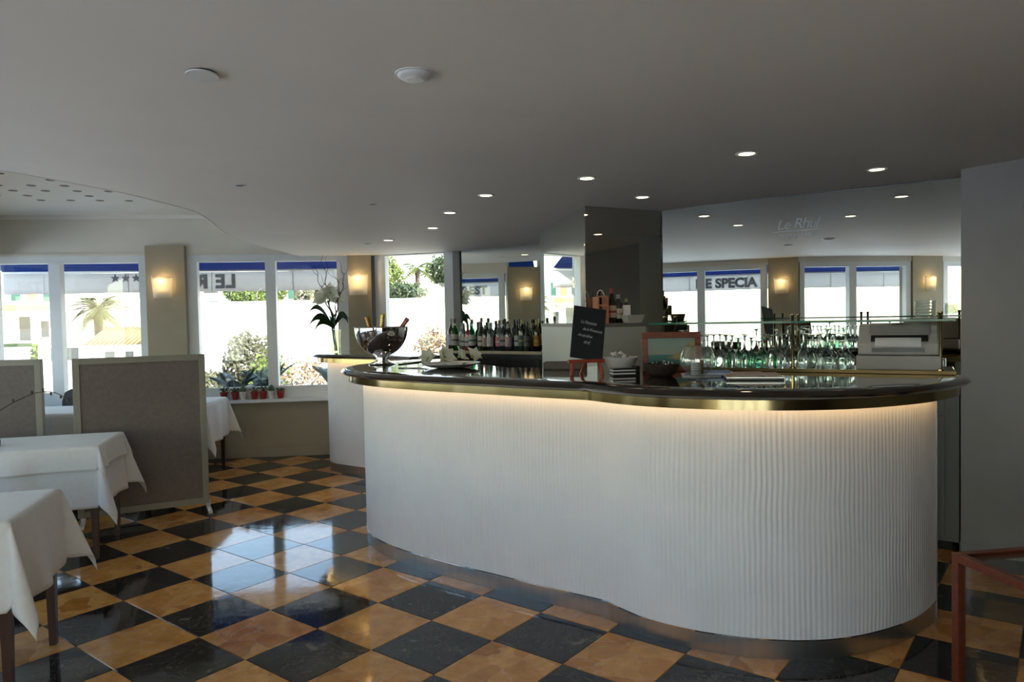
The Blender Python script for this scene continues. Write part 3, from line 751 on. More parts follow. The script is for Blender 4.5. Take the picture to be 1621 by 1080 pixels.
# bottles and things on the column shelf
def cs(l, a): q = COLA + df * l + nf * a; return (q.x, q.y, 1.4755)
bottle(cs(.17, .10), .262, .033, 'gin', (.012, .015, .012), (.45, .34, .27), (.30, .02, .03), 'dark bottle with red cap and buff label before the column', group='bottles on the column shelf')
bottle(cs(.225, .10), .215, .034, 'spirit', (.015, .013, .010), (.52, .50, .40), (.30, .30, .30), 'dark bottle with white label and yellow crest before the column', group='bottles on the column shelf')
bottle(cs(.32, .06), .185, .028, 'wine', (.20, .28, .05), (.35, .35, .18), (.25, .28, .12), 'small olive-green bottle at the end of the column shelf', group='bottles on the column shelf', clear=True)
q = cs(.275, .14)
cd_ = thing('card_holder', 'small white card on a stem standing on the column shelf', 'card', q)
MB().lathe([(0, 0), (.018, 0), (.018, .004), (.003, .008), (.003, .055)], 12).build('stem', m_chrome, cd_, smooth='auto', world=False)
MB().box(-.028, .028, -.002, .002, .05, .135).build('card', m_paper, cd_, world=False)
q = cs(.285, .205)
wb_ = MB(); wb_.add([(-.055, -.04, 0), (.055, -.04, 0), (.055, .04, 0), (-.055, .04, 0), (-.075, -.05, .06), (.075, -.05, .06), (.075, .05, .06), (-.075, .05, .06), (-.068, -.044, .06), (.068, -.044, .06), (.068, .044, .06), (-.068, .044, .06), (-.05, -.036, .01), (.05, -.036, .01), (.05, .036, .01), (-.05, .036, .01)],
        [(3, 2, 1, 0), (0, 1, 5, 4), (1, 2, 6, 5), (2, 3, 7, 6), (3, 0, 4, 7), (4, 5, 9, 8), (5, 6, 10, 9), (6, 7, 11, 10), (7, 4, 8, 11), (8, 9, 13, 12), (9, 10, 14, 13), (10, 11, 15, 14), (11, 8, 12, 15), (12, 13, 14, 15)])
o = wb_.build('flared_box', m_whitepot, world=False); o.location = q; o.rotation_euler = (0, 0, math.atan2(df.y, df.x)); tag(o, 'white flared rectangular dish on the column shelf', 'dish')
q = cs(.06, .12)
cr_ = thing('bottle_carrier', 'orange wooden carrier with arched handle behind the chalkboard', 'carrier', q, math.atan2(df.y, df.x))
for x in (-.04, .04): MB().box(x - .006, x + .006, -.04, .04, 0, .20).build('side', m_salmon, cr_, world=False)
MB().box(-.04, .04, -.04, .04, .0, .01).build('base', m_salmon, cr_, world=False)
for z in (.06, .13, .195): MB().box(-.04, .04, -.042, -.034, z, z + .012).build('slat', m_salmon, cr_, world=False)
MB().tube([(.03 * math.cos(a), 0, .2 + .05 * math.sin(a)) for a in [math.pi * k / 10 for k in range(11)]], .004, 6).build('handle', m_white, cr_, smooth=True, world=False)

# grey low cabinet under the large mirror, right end
d, n, L = dn(MM0, MM1)
gc = thing('mirror_cabinet', 'grey panelled cabinet under the large mirror behind the bar end', 'cabinet', (2.1, 5.0, 0))
MB().obox(MM0, d, n, .35, L + .02, .01, .20, .06, 1.06).build('body', m_cabg, gc)
MB().obox(MM0, d, n, .35, L - .005, .01, .22, 1.06, 1.085).build('top', m_shelfedge, gc)
MB().obox(MM0, d, n, .37, L - .02, .01, .18, 0, .06).build('plinth', m_blackcab, gc)
for k in range(4):
    a0 = .37 + k * .40; a1 = min(a0 + .385, L + .01)
    MB().obox(MM0, d, n, a0, a1, .20, .212, .09, .86).build('door', m_cabg, gc, bevel=.003)
    MB().obox(MM0, d, n, a0, a1, .20, .212, .88, 1.03).build('drawer', m_cabg, gc, bevel=.003)
q = MM0 + d * (L - .14) + n * .12
o = MB().box(-.07, .07, -.06, .06, 0, .085); ob = o.build('steel_canister', m_steel, world=False, bevel=.01); ob.location = (q.x, q.y, 1.12); ob.rotation_euler = (0, 0, math.atan2(d.y, d.x)); tag(ob, 'square steel tin on folded towel beside the grey pier', 'tin')
o = MB().box(-.08, .08, -.07, .07, 0, .033); ob = o.build('folded_towel', m_towel, world=False, bevel=.014); ob.location = (q.x, q.y, 1.0855); ob.rotation_euler = (0, 0, math.atan2(d.y, d.x)); tag(ob, 'folded white towel under the steel tin by the pier', 'towel')

# ================================================================== THINGS ON THE BAR
ZB = 1.2055
# champagne bowl
cx, cy_ = -.965, 5.34
bk = thing('champagne_bowl', 'polished steel champagne bowl on a round foot at the bar end', 'bowl', (cx, cy_, ZB))
MB().lathe([(0, .0), (.098, .0), (.100, .006), (.085, .013), (.055, .022), (.042, .036), (.042, .052), (.0, .052)], 40).build('foot', m_chrome, bk, smooth='auto', world=False)
pb = [(.0, .050), (.05, .055)] + [(.195 * math.sin(a), .272 - .215 * math.cos(a)) for a in [R(18 + 72 * k / 14) for k in range(15)]]
pb += [(.199, .275), (.195, .278), (.190, .275)] + [(.190 * math.sin(a), .272 - .209 * math.cos(a)) for a in [R(90 - 75 * k / 12) for k in range(13)]] + [(0, .064)]
MB().lathe(pb, 56).build('bowl', m_chrome, bk, smooth='auto', world=False)
def champ(off, tiltx, tilty, foil, lab):
    t = thing('champagne_bottle', lab, 'bottle', (cx + off[0], cy_ + off[1], ZB + off[2]), 0, 'champagne bottles in the bowl')
    MB().lathe([(0, 0), (.030, 0), (.033, .006), (.033, .09), (.028, .12), (.017, .155), (.0145, .18), (.0145, .20)], 18).build('glass_body', bmats.setdefault('champ', pbr('champagne_glass', (.015, .025, .012), .08)), t, smooth='auto', world=False)
    MB().lathe([(.0165, .165), (.0165, .235), (.019, .238), (.019, .25), (.017, .262), (.0, .265)], 16).build('foil', foil, t, smooth='auto', world=False)
    t.rotation_euler = (tiltx, tilty, 0)
m_gold = pbr('gold_foil', (.52, .36, .12), .3, .7); m_pink = pbr('pink_foil', (.42, .17, .15), .35, .5); m_amber = pbr('amber_foil', (.38, .20, .06), .3, .6)
champ((-.045, .03, .105), R(-8), R(-16), m_amber, 'champagne bottle with amber foil neck, leftmost in the steel bowl')
champ((-.005, -.02, .115), R(4), R(6), m_gold, 'champagne bottle with gold foil neck in the middle of the bowl')
champ((.04, .02, .125), R(-3), R(36), m_pink, 'champagne bottle with pink foil neck leaning right in the bowl')

# white blossoms on a silver plate
def petal(L_, w_, curl, M_):
    m = MB(); m.grid(lambda u, v: (lambda t: (w_ * (u - .5) * 2 * math.sin(math.pi * min(1, .12 + .9 * t) ** .8) * (1 - .25 * t), L_ * t, curl * t * t * L_ + .25 * w_ * (2 * abs(u - .5)) ** 2))(v), 4, 6)
    return m.xf(M_)
def blossom(name, loc, rot, size, parent=None, label=None, group=None):
    if parent is None:
        t = thing(name, label, 'flower', loc, 0, group); t.rotation_euler = rot
    else:
        t = bpy.data.objects.new(name, None); C.objects.link(t); t.parent = parent; t.location = loc; t.rotation_euler = rot
    for k in range(6):
        Mx = Matrix.Rotation(k * math.pi / 3, 4, 'Z') @ Matrix.Rotation(R(52 if k % 2 else 40), 4, 'X')
        petal(size, size * .60, -.25 if k % 2 else -.4, Mx).build('petal', m_petal, t, smooth=True, world=False)
    MB().lathe([(0, -.25 * size), (.05 * size, -.22 * size), (.14 * size, .02 * size), (.11 * size, .12 * size), (0, .05 * size)], 10).build('throat', m_throat, t, smooth=True, world=False)
    return t
px_, py_ = -.42, 4.86
pt = MB().lathe([(0, .006), (.09, .006), (.14, .012), (.19, .026), (.205, .032), (.206, .029), (.19, .021), (.14, .006), (.09, 0), (0, 0)], 44, (px_, py_, ZB))
o = pt.build('serving_plate', m_plate, smooth='auto'); tag(o, 'round silver plate holding white blossoms on the bar', 'plate')
for k, (dx, dy, dz, rx, ry, s, lb) in enumerate([(-.145, .02, .062, 60, -38, .075, 'half-open white blossom, leftmost on the silver plate'), (-.035, -.045, .070, 62, -4, .085, 'wide open white blossom with yellow-green throat on the plate'),
                                         (.062, .01, .073, 58, 8, .068, 'white blossom between the open one and the plate rim'), (.150, .030, .070, 55, 30, .070, 'white blossom, rightmost on the silver plate')]):
    blossom('white_blossom', (px_ + dx, py_ + dy, ZB + dz), (R(rx), R(ry), k * .7), s, None, lb, 'blossoms on the plate')
for k, (dx, dy) in enumerate([(-.03, -.10), (.10, -.06)]):
    m = MB().grid(lambda u, v: (px_ + dx + .03 * (u - .5) * math.sin(math.pi * (.1 + .85 * v)), py_ + dy - .05 + .12 * v, ZB + .012 + .02 * math.sin(v * 3)), 2, 5)
    tag(m.build('green_leaf', m_leaf, smooth=True), ['narrow green leaf lying under the open white blossom', 'narrow green leaf lying near the plate rim'][k], 'leaf')
# tray-like dark knife between bowl and plate
kb = MB().tube([(-.80, 5.06, ZB + .012), (-.68, 5.13, ZB + .02), (-.60, 5.17, ZB + .03)], [.007, .009, .008], 8)
tag(kb.build('knife_handle', m_blackp, smooth=True), 'black-handled knife lying between champagne bowl and plate', 'knife')

# chalkboard on little easel
ang = R(12)
ea = thing('table_easel', 'small orange-red wooden easel standing on the bar', 'easel', (.405, 4.04, ZB), ang)
MB().box(-.105, .105, -.040, -.012, .068, .088).build('rail', m_redpaint, ea, world=False, bevel=.003)
for x in (-.08, .08): MB().tube([(x * 1.12, -.034, 0), (x * .94, -.022, .07)], .0115, 6).build('leg', m_redpaint, ea, world=False)
MB().tube([(.0, .075, 0), (.0, -.01, .075)], .010, 6).build('leg', m_redpaint, ea, world=False)
MB().tube([(0, -.006, .070), (0, .045, .24)], .008, 6).build('back_post', m_redpaint, ea, world=False)
cb_ = thing('chalkboard', 'black slate menu board with chalk handwriting leaning on the easel', 'chalkboard', (.405, 4.04, ZB + .0885), ang)
lean = Matrix.Translation((.0, -.030, 0)) @ Matrix.Rotation(R(-14), 4, 'X') @ Matrix.Rotation(R(10), 4, 'Y')
MB().box(-.094, .094, 0, .008, .0, .300).xf(lean).build('slate', m_slate, cb_, world=False)
def chalk(txt, x, z, size):
    t = text_mb(txt, size, .0004, .3, .85)
    t.xf(lean @ Matrix.Translation((x, -.0008, z)) @ Matrix.Rotation(R(3), 4, 'Y') @ Matrix.Rotation(R(90), 4, 'X')).build('chalk_writing', m_chalk, cb_, world=False)
chalk('La Recette', -.052, .205, .026); chalk('de la Provence', -.036, .165, .023); chalk('Amandine', -.062, .128, .024); chalk('10 €', -.028, .088, .024)
# low wooden tray behind the easel
o = thing('wooden_tray', 'low brown wooden tray behind the easel', 'tray', (.33, 4.50, ZB), R(-10))
MB().box(-.13, .13, -.07, .07, 0, .008).build('base', m_legwood, o, world=False)
for a in ((-.13, .13, -.07, -.062), (-.13, .13, .062, .07), (-.13, -.122, -.07, .07), (.122, .13, -.07, .07)): MB().box(*a, .0, .045).build('side', m_screenp, o, world=False)
# white bowl with crumpled napkins
q = (.615, 4.10, ZB)
o = thing('white_bowl', 'white flared bowl of folded napkins behind the striped boxes', 'bowl', q)
MB().lathe([(0, 0), (.05, 0), (.056, .006), (.088, .068), (.10, .092), (.094, .092), (.08, .065), (.05, .012), (0, .010)], 28).build('bowl_body', m_whitepot, o, smooth='auto', world=False)
for k in range(4):
    a = k * 1.7; m = MB().grid(lambda u, v: ((u - .5) * .07 + .025 * math.cos(a), (v - .5) * .06 + .025 * math.sin(a), .088 + .025 * noise.noise(Vector((u * 3 + k, v * 3, k))) + .012 * k % .03), 8, 8)
    m.build('napkin', m_towel, o, smooth=True, world=False)
# striped boxes
o = thing('striped_box_stack', 'stack of flat black and white boxes in front of the white bowl', 'boxes', (.60, 3.93, ZB), R(8))
for k in range(5): MB().box(-.062, .062, -.035, .035, .0085 * k + .0002, .0085 * k + .0083).build('layer', m_paper if k % 2 else m_blackp, o, world=False, bevel=.0008)
MB().box(.064, .085, -.038, .038, 0, .052).build('holder', m_blackp, o, world=False)
# dark woven bowl with wrapped sweets
o = thing('woven_bowl', 'dark woven bowl of wrapped sweets in front of the picture frame', 'bowl', (.795, 3.86, ZB))
MB().lathe([(0, 0), (.055, 0), (.078, .016), (.097, .055), (.10, .066), (.093, .066), (.072, .024), (0, .014)], 28).build('basket', m_basket, o, smooth='auto', world=False)
random.seed(5)
for k in range(16):
    a = random.random() * 6.28; r_ = .06 * math.sqrt(random.random()); M_ = Matrix.Translation((r_ * math.cos(a), r_ * math.sin(a), .058 + .020 * (1 - r_ / .06))) @ Matrix.Rotation(a * 3, 4, 'Z') @ Matrix.Rotation(.4, 4, 'Y')
    MB().lathe([(0, -.012), (.006, -.010), (.003, -.007), (.008, 0), (.003, .007), (.006, .010), (0, .012)], 8, M=M_).build('sweet', m_chrome if k % 2 else m_blackp, o, smooth=True, world=False)
# framed seascape
o = thing('framed_picture', 'red-brown wooden frame with a seascape leaning on the bar', 'picture', (.915, 4.14, ZB), R(-6))
lean = Matrix.Rotation(R(-9), 4, 'X')
FW, FH = .168, .228
for (a, b, c_, d_) in ((-FW, FW, 0, .034), (-FW, FW, FH - .034, FH), (-FW, -FW + .034, .034, FH - .034), (FW - .034, FW, .034, FH - .034)):
    MB().box(a, b, -.008, .012, c_, d_).xf(lean).build('frame_bar', m_redwood, o, world=False, bevel=.003)
def painted(name, bands):
    m, t, ou = nodes(name); p = N(t, 'BsdfPrincipled', Roughness=.6); tc = N(t, 'TexCoord'); sx = N(t, 'SeparateXYZ'); t.links.new(tc.outputs['Generated'], sx.inputs[0])
    nz = N(t, 'TexNoise', Scale=5.0); ad = N(t, 'Math', operation='MULTIPLY_ADD'); t.links.new(nz.outputs[0], ad.inputs[0]); ad.inputs[1].default_value = .08; t.links.new(sx.outputs['Z'], ad.inputs[2])
    r = ramp(t, bands); t.links.new(ad.outputs[0], r.inputs[0]); t.links.new(r.outputs[0], p.inputs['Base Color']); t.links.new(p.outputs[0], ou.inputs[0]); return m
m_pic = painted('painted_seascape', [(0, (.05, .16, .16)), (.42, (.07, .22, .22)), (.46, (.30, .33, .27)), (1, (.22, .32, .27))])
cv = MB().box(-FW + .03, FW - .03, .0, .004, .03, FH - .03).xf(lean).build('canvas', m_pic, o, world=False)
hd = MB(); hd.add([(-.03, -.0012, .078), (.138, -.0012, .050), (.138, -.0012, .185), (.10, -.0012, .160), (.05, -.0012, .115)], [(0, 1, 2, 3, 4)]); hd.xf(lean).build('painted_headland', pbr('painted_headland', (.33, .28, .13), .7, var=.4, scale=30), cv, world=False)
MB().tube([(0, .045, .15), (0, .095, 0)], .006, 6).build('strut', m_redwood, o, world=False)
# balloon glass with a candle holder inside
o = thing('balloon_glass', 'large clear balloon glass with rolled stack inside on the bar', 'glass', (.935, 3.645, ZB))
bp = [(.0, .006), (.036, .006), (.040, .002), (.040, .0), (.0, .0)]
MB().lathe([(.0, .0), (.048, .0), (.050, .003), (.034, .009), (.030, .014), (.036, .020), (.066, .045), (.085, .078), (.086, .100), (.078, .135), (.064, .165), (.066, .166), (.080, .136), (.088, .100), (.087, .077), (.068, .043), (.037, .017)], 40).build('bowl', m_thin, o, smooth='auto', world=False)
for k in range(6): MB().lathe([(0, 0), (.024, 0), (.026, .004), (.024, .009), (0, .009)], 18, (-.008, .0, .022 + .0112 * k)).build('disc', m_white, o, smooth='auto', world=False)
MB().tube([(.022, -.01, .024), (.024, -.008, .095)], .0055, 8).build('amber_stick', m_amber, o, smooth=True, world=False)
# menus, cards and a tray
o = thing('blue_brochures', 'pile of blue and white brochures behind the balloon glass', 'brochures', (1.02, 3.83, ZB), R(-14))
for k, (x, y, r_, m) in enumerate([(-.02, .02, 4, m_paper), (0, 0, -3, m_blueprint), (.05, -.01, 5, m_paper), (.03, .01, 0, m_blueprint)]):
    MB().box(-.10, .10, -.075, .075, .006 * k, .006 * k + .0055).xf(Matrix.Translation((x, y, 0)) @ Matrix.Rotation(R(r_), 4, 'Z')).build('brochure', m, o, world=False)
o = thing('menu_tray', 'flat black tray carrying pinkish menu cards near the bar edge', 'tray', (1.20, 3.60, ZB), R(-12))
MB().box(-.135, .135, -.10, .10, 0, .010).build('tray_base', m_blackp, o, world=False, bevel=.002)
for a in ((-.135, .135, -.10, -.094), (-.135, .135, .094, .10), (-.135, -.129, -.094, .094), (.129, .135, -.094, .094)): MB().box(*a, .010, .015).build('tray_rim', m_steel, o, world=False)
for k in range(4): MB().box(-.12, .02, -.085, .085, .0105 + .0045 * k, .0145 + .0045 * k).xf(Matrix.Translation((.012 * k, .01, 0)) @ Matrix.Rotation(R(3 * k - 4), 4, 'Z')).build('menu_card', m_pinkpaper, o, world=False)
for k in range(3): MB().box(.045, .120, -.08, .085, .0105 + .005 * k, .015 + .005 * k).build('menu_card', m_pinkpaper, o, world=False)

# orchid arrangement on the side counter
ox, oy = -1.88, 7.62
orc = thing('orchid_vase', 'tall vase of white amaryllis and curly twigs by the window', 'flower vase', (ox, oy, ZB))
MB().lathe([(0, .006), (.045, .006), (.050, .0), (.052, .004), (.050, .12), (.056, .235), (.053, .235), (.047, .12), (.046, .012), (0, .012)], 26, (.02, 0, 0)).build('glass_vase', bmats.setdefault('vase', thin_glass('vase_glass', (.80, .82, .70), .08, .02, .8)), orc, smooth='auto', world=False)
MB().lathe([(0, .004), (.026, .0), (.028, .15), (.026, .15), (.024, .01), (0, .01)], 18, (-.075, -.01, 0)).build('glass_tube', m_thin, orc, smooth='auto', world=False)
for k in range(5):
    a = k * 1.3; MB().tube([(.02 + .012 * math.cos(a), .012 * math.sin(a), .01), (.012 * math.cos(a + 1), .012 * math.sin(a + 1), .22), (-.01 + .03 * math.cos(a), .03 * math.sin(a), .38)], .006, 6).build('stem', m_leaf, orc, smooth=True, world=False)
def strap(p0, dirn, length, w, rise, droop, par, mat=None, nm='leaf', tw=0):
    dx, dy = dirn; ct, st_ = math.cos(tw), math.sin(tw)
    m = MB().grid(lambda u, v: (p0[0] + dx * length * v - dy * ct * w * (u - .5) * math.sin(math.pi * (.12 + .84 * v)), p0[1] + dy * length * v + dx * ct * w * (u - .5) * math.sin(math.pi * (.12 + .84 * v)), p0[2] + rise * math.sin(v * math.pi * .62) - droop * v ** 2.5 - .010 * (1 - (2 * u - 1) ** 2) + st_ * w * (u - .5) * math.sin(math.pi * (.12 + .84 * v))), 4, 12)
    return m.build(nm, mat or m_leaf, par, smooth=True, world=False)
for (dx, dy, l_, w_, rise, dr) in [(-1, .1, .25, .075, .24, .04), (-.9, -.5, .26, .085, .17, .14), (-.8, -.7, .24, .085, .13, .20), (.9, -.2, .17, .085, .18, .12), (.7, .5, .18, .08, .18, .10), (.3, -.9, .14, .08, .14, .12), (-.3, .9, .2, .08, .2, .05)]:
    q = math.hypot(dx, dy); strap((0, 0, .26), (dx / q, dy / q), l_, w_, rise, dr, orc, tw=R(62))
MB().tube([(0, 0, .3), (-.02, -.01, .42), (-.05, -.03, .55)], .007, 6).build('flower_stalk', m_leaf, orc, smooth=True, world=False)
for loc, rot in [((-.09, -.04, .56), (R(75), 0, R(-25))), ((-.01, -.05, .62), (R(80), 0, R(10))), ((.0, .05, .58), (R(80), 0, R(170)))]: blossom('blossom', loc, rot, .115, orc)
random.seed(21)
def curly(p, dirv, n_, step, wob, r0_, sub=2):
    pts = [Vector(p)]; dv = Vector(dirv).normalized(); ph = random.random() * 6
    for k in range(n_):
        t = Vector((math.sin(k * .9 + ph), math.cos(k * 1.1 + ph), .25 * math.sin(k * 1.7))) * wob
        pts.append(pts[-1] + (dv + t).normalized() * step)
    m = MB().tube(pts, [r0_ * (1 - .8 * k / n_) for k in range(n_ + 1)], 5); return m, pts
for dirv, n_ in [((-.14, -.05, 1), 23), ((-.36, .1, 1), 21), ((.30, .0, 1), 19), ((.12, .25, 1), 16)]:
    m, pts = curly((-.01, 0, .30), dirv, n_, .034, .42, .0095)
    b = m.build('branch', m_twig, orc, smooth=True, world=False)
    for q in range(3):
        m2, _ = curly(pts[min(9 + q * 4, len(pts) - 3)], (random.uniform(-1, 1), random.uniform(-.6, .6), .8), 8, .026, .5, .0035)
        m2.build('twig', m_twig, b, smooth=True, world=False)

# ================================================================== CEILING FITTINGS
def ceil_item(name, x, y, label, cat, group=None):
    return thing(name, label, cat, (x, y, zceil(x, y)), 0, group)
dl_ = [(1.265, 3.862, 'lit recessed downlight over the middle of the bar front'), (2.21, 4.364, 'lit recessed downlight nearest the grey pier'), (.955, 5.206, 'lit recessed downlight just before the mirrored column'), (.479, 4.46, 'lit recessed downlight above the chalkboard'),
       (-.16, 5.003, 'lit recessed downlight left of the column above the bar'), (-.468, 5.691, 'lit recessed downlight above the plate of blossoms'), (-.676, 6.371, 'small lit downlight second from the window corner'), (-1.171, 6.988, 'smallest lit downlight over the short counter')]
for x, y, lb in dl_:
    t = ceil_item('downlight', x, y, lb, 'downlight', 'lit downlights over the bar')
    MB().lathe([(.040, -.001), (.052, -.006), (.058, -.002), (.058, .004), (.040, .004)], 28).build('trim_ring', m_white, t, smooth='auto', world=False)
    MB().lathe([(0, -.0035), (.041, -.0035)], 24).build('lens', m_lamp, t, world=False)
    l = bpy.data.lights.new('downlight_lamp', 'SPOT'); l.energy = 3.5; l.color = (1, .78, .5); l.spot_size = R(95); l.spot_blend = .6; l.shadow_soft_size = .04
    lo = bpy.data.objects.new('downlight_lamp', l); C.objects.link(lo); lo.parent = t; lo.location = (0, 0, -.02)
t = ceil_item('smoke_detector', -.315, 2.515, 'round white detector disc with raised rim on the ceiling', 'detector')
MB().lathe([(0, -.022), (.030, -.022), (.034, -.018), (.050, -.016), (.060, -.008), (.062, 0)], 36).build('cover', m_white, t, smooth='auto', world=False)
MB().lathe([(.060, -.004), (.070, -.003), (.070, 0)], 36).build('base_ring', m_white, t, smooth='auto', world=False)
t = ceil_item('blanking_plate', -1.025, 2.46, 'plain white round cover plate tilted slightly from the ceiling', 'cover plate')
MB().lathe([(0, -.004), (.052, -.004), (.053, 0), (0, 0)], 36, M=Matrix.Translation((0, 0, -.009)) @ Matrix.Rotation(R(-4), 4, 'X')).build('plate', m_white, t, smooth='auto', world=False)
MB().lathe([(0, 0), (.046, 0), (.046, .004)], 24).build('opening', m_dark, t, world=False)
for x, y, lb in [(-1.649, 4.46, 'small grey ceiling vent near the wavy ceiling edge'), (-.99, 5.268, 'small grey ceiling vent above the champagne bowl'), (-1.414, 7.199, 'tiny ceiling vent near the window corner')]:
    t = ceil_item('ceiling_vent', x, y, lb, 'vent', 'small ceiling vents')
    MB().lathe([(.022, -.002), (.034, -.006), (.040, -.002), (.040, .002)], 24).build('ring', m_white, t, smooth='auto', world=False)
    MB().lathe([(0, -.004), (.024, -.004)], 20).build('core', m_hole, t, world=False)

# ================================================================== SCONCES
m_shade = translucent('frosted_glass_shade', (.78, .76, .70), (.86, .82, .72), .55, .12, 30)
m_bulb = emis('warm_bulb', (1, .72, .34), 7)
def sconce(p, nin, label):
    rz = math.atan2(nin[1], nin[0]) + math.pi / 2      # local -y points into the room
    t = thing('wall_sconce', label, 'wall lamp', (p[0], p[1], 1.82), rz, 'frosted wall sconces')
    m = MB().grid(lambda u, v: ((.098 + .018 * v) * math.sin((u - .5) * 2.5) / math.sin(1.25), -.035 - (.075 + .01 * v) * math.cos((u - .5) * 2.5) + .012, .235 * v + (.008 * math.cos((u - .5) * 12) if v > .99 else 0)), 20, 8)
    o = m.build('shade', m_shade, t, smooth=True, world=False); s = o.modifiers.new('t', 'SOLIDIFY'); s.thickness = .004
    MB().box(-.05, .05, -.012, 0, .03, .2).build('back_plate', m_white, t, world=False, bevel=.004)
    for x in (-.018, .018): MB().lathe([(0, .075), (.010, .08), (.012, .10), (.009, .135), (0, .145)], 12, (x, -.052, 0)).build('bulb', m_bulb, t, smooth=True, world=False)
    MB().box(-.03, .03, -.07, -.01, .062, .074).build('bracket', m_chrome, t, world=False)
    l = bpy.data.lights.new('sconce_lamp', 'POINT'); l.energy = .6; l.color = (1, .70, .36); l.shadow_soft_size = .03
    lo = bpy.data.objects.new('sconce_lamp', l); C.objects.link(lo); lo.parent = t; lo.location = (0, -.075, .19)
def on_wall(p0, p1, l, a):
    d, n, L = dn(p0, p1); q = p0 + d * l + n * a; return (q.x, q.y), n
q, n = on_wall(WA0, WA1, 1.775, .071); sconce(q, n, 'lit frosted glass sconce on the taupe pier between the wide windows')
q, n = on_wall(WA0, WA1, 3.885, .071); sconce(q, n, 'lit frosted glass sconce on the narrow pier left of the champagne bowl')
q, n = on_wall(L21, L10, .30, .021); sconce(q, n, 'frosted sconce on the side pier, seen only in the bar mirror')
q, n = on_wall(S21, S10, .24, .021); sconce(q, n, 'frosted sconce on the seaward pier, seen mid-way in the large mirror')
q, n = on_wall(S31, S20, .30, .021); sconce(q, n, 'frosted sconce at the right end of the large mirror image')

# ================================================================== DINING FURNITURE
def dining_table(c, rz, W_, D_, h, tl, cl, drop=.38, over=None, ol=None, seed=0):
    t = thing('dining_table', tl, 'table', (c[0], c[1], 0), rz, 'cloth-covered dining tables')
    MB().box(-W_ / 2, W_ / 2, -D_ / 2, D_ / 2, h - .03, h).build('tabletop', m_legwood, t, world=False)
    for sx in (-1, 1):
        for sy in (-1, 1):
            x, y = sx * (W_ / 2 - .035), sy * (D_ / 2 - .035)
            m = MB(); a, b = .026, .015
            m.add([(x - b, y - b, 0), (x + b, y - b, 0), (x + b, y + b, 0), (x - b, y + b, 0), (x - a, y - a, h - .03), (x + a, y - a, h - .03), (x + a, y + a, h - .03), (x - a, y + a, h - .03)],
                  [(3, 2, 1, 0), (4, 5, 6, 7), (0, 1, 5, 4), (1, 2, 6, 5), (2, 3, 7, 6), (3, 0, 4, 7)])
            m.build('leg', m_legwood, t, world=False)
    MB().box(-W_ / 2 + .05, W_ / 2 - .05, -D_ / 2 + .05, D_ / 2 - .05, h - .10, h - .03).build('apron', m_legwood, t, world=False)
    def cloth(name, lab, drop, lift, gap, cat='tablecloth'):
        Nn = 72; hw, hd = W_ / 2 + gap, D_ / 2 + gap; ex, ey = hw + drop, hd + drop
        def fn(u, v):
            x = -ex + 2 * ex * u; y = -ey + 2 * ey * v
            a = max(0, abs(x) - hw); b = max(0, abs(y) - hd); sx = 1 if x > 0 else -1; sy = 1 if y > 0 else -1
            z0 = h + .002 + lift
            wav = lambda s, q: (.010 + .018 * math.sin(s * 11 + seed + q) + .010 * math.sin(s * 23 + seed * 2)) * 1.0
            if a == 0 and b == 0: return (x, y, z0 + .0012 * noise.noise(Vector((x * 9, y * 9, seed))))
            if b == 0:
                f = (a / drop); taper = min(1, (hd - abs(y)) / .08)
                return (sx * (hw + .004 + f * (.012 + max(0, wav(y, sx)) * taper)), y, z0 - a * .995)
            if a == 0:
                f = (b / drop); taper = min(1, (hw - abs(x)) / .08)
                return (x, sy * (hd + .004 + f * (.012 + max(0, wav(x, sy * 2)) * taper)), z0 - b * .995)
            Lh = math.hypot(a, b); th = math.atan2(b, a); k = .035 + .30 * math.sin(2 * th) ** 2 + .10 * math.sin(4 * th) ** 2 * (1 if sx * sy > 0 else .6)
            Lh *= .93
            return (sx * (hw + .004 + Lh * k * math.cos(th)), sy * (hd + .004 + Lh * k * math.sin(th)), z0 - Lh * math.sqrt(max(0, 1 - k * k)))
        m = MB().grid(fn, Nn, Nn)
        o = m.build(name, m_cloth, None, smooth=True, world=False); o.location = (c[0], c[1], 0); o.rotation_euler = (0, 0, rz)
        s = o.modifiers.new('t', 'SOLIDIFY'); s.thickness = .0015; s.offset = 1
        tag(o, lab, cat, 'white tablecloths')
    cloth('tablecloth', cl, drop, 0, .004)
    if over: cloth('overlay_cloth', ol, over, .004, .010)
TR = R(15.6)
dining_table((-2.525, 3.09), TR, .80, .60, .745, 'dining table nearest the camera under a white cloth', 'white cloth on the nearest dining table, corner hanging over a leg', .37, seed=1)
dining_table((-3.237, 4.86), TR, .90, .62, .745, 'second dining table, in front of the folding screens', 'white cloth on the table in front of the screens', .40, .155, 'short white top cloth over the cloth by the screens', seed=4)
dining_table((-3.33, 7.30), R(6), .60, .74, .745, 'dining table behind the big screen near the window pots', 'white cloth peeping out right of the big screen', .40, seed=7)
dining_table((-4.24, 6.78), R(4), .70, .66, .745, 'dining table seen through the gap between the screens', 'white cloth seen through the gap between the screens', .40, seed=9)
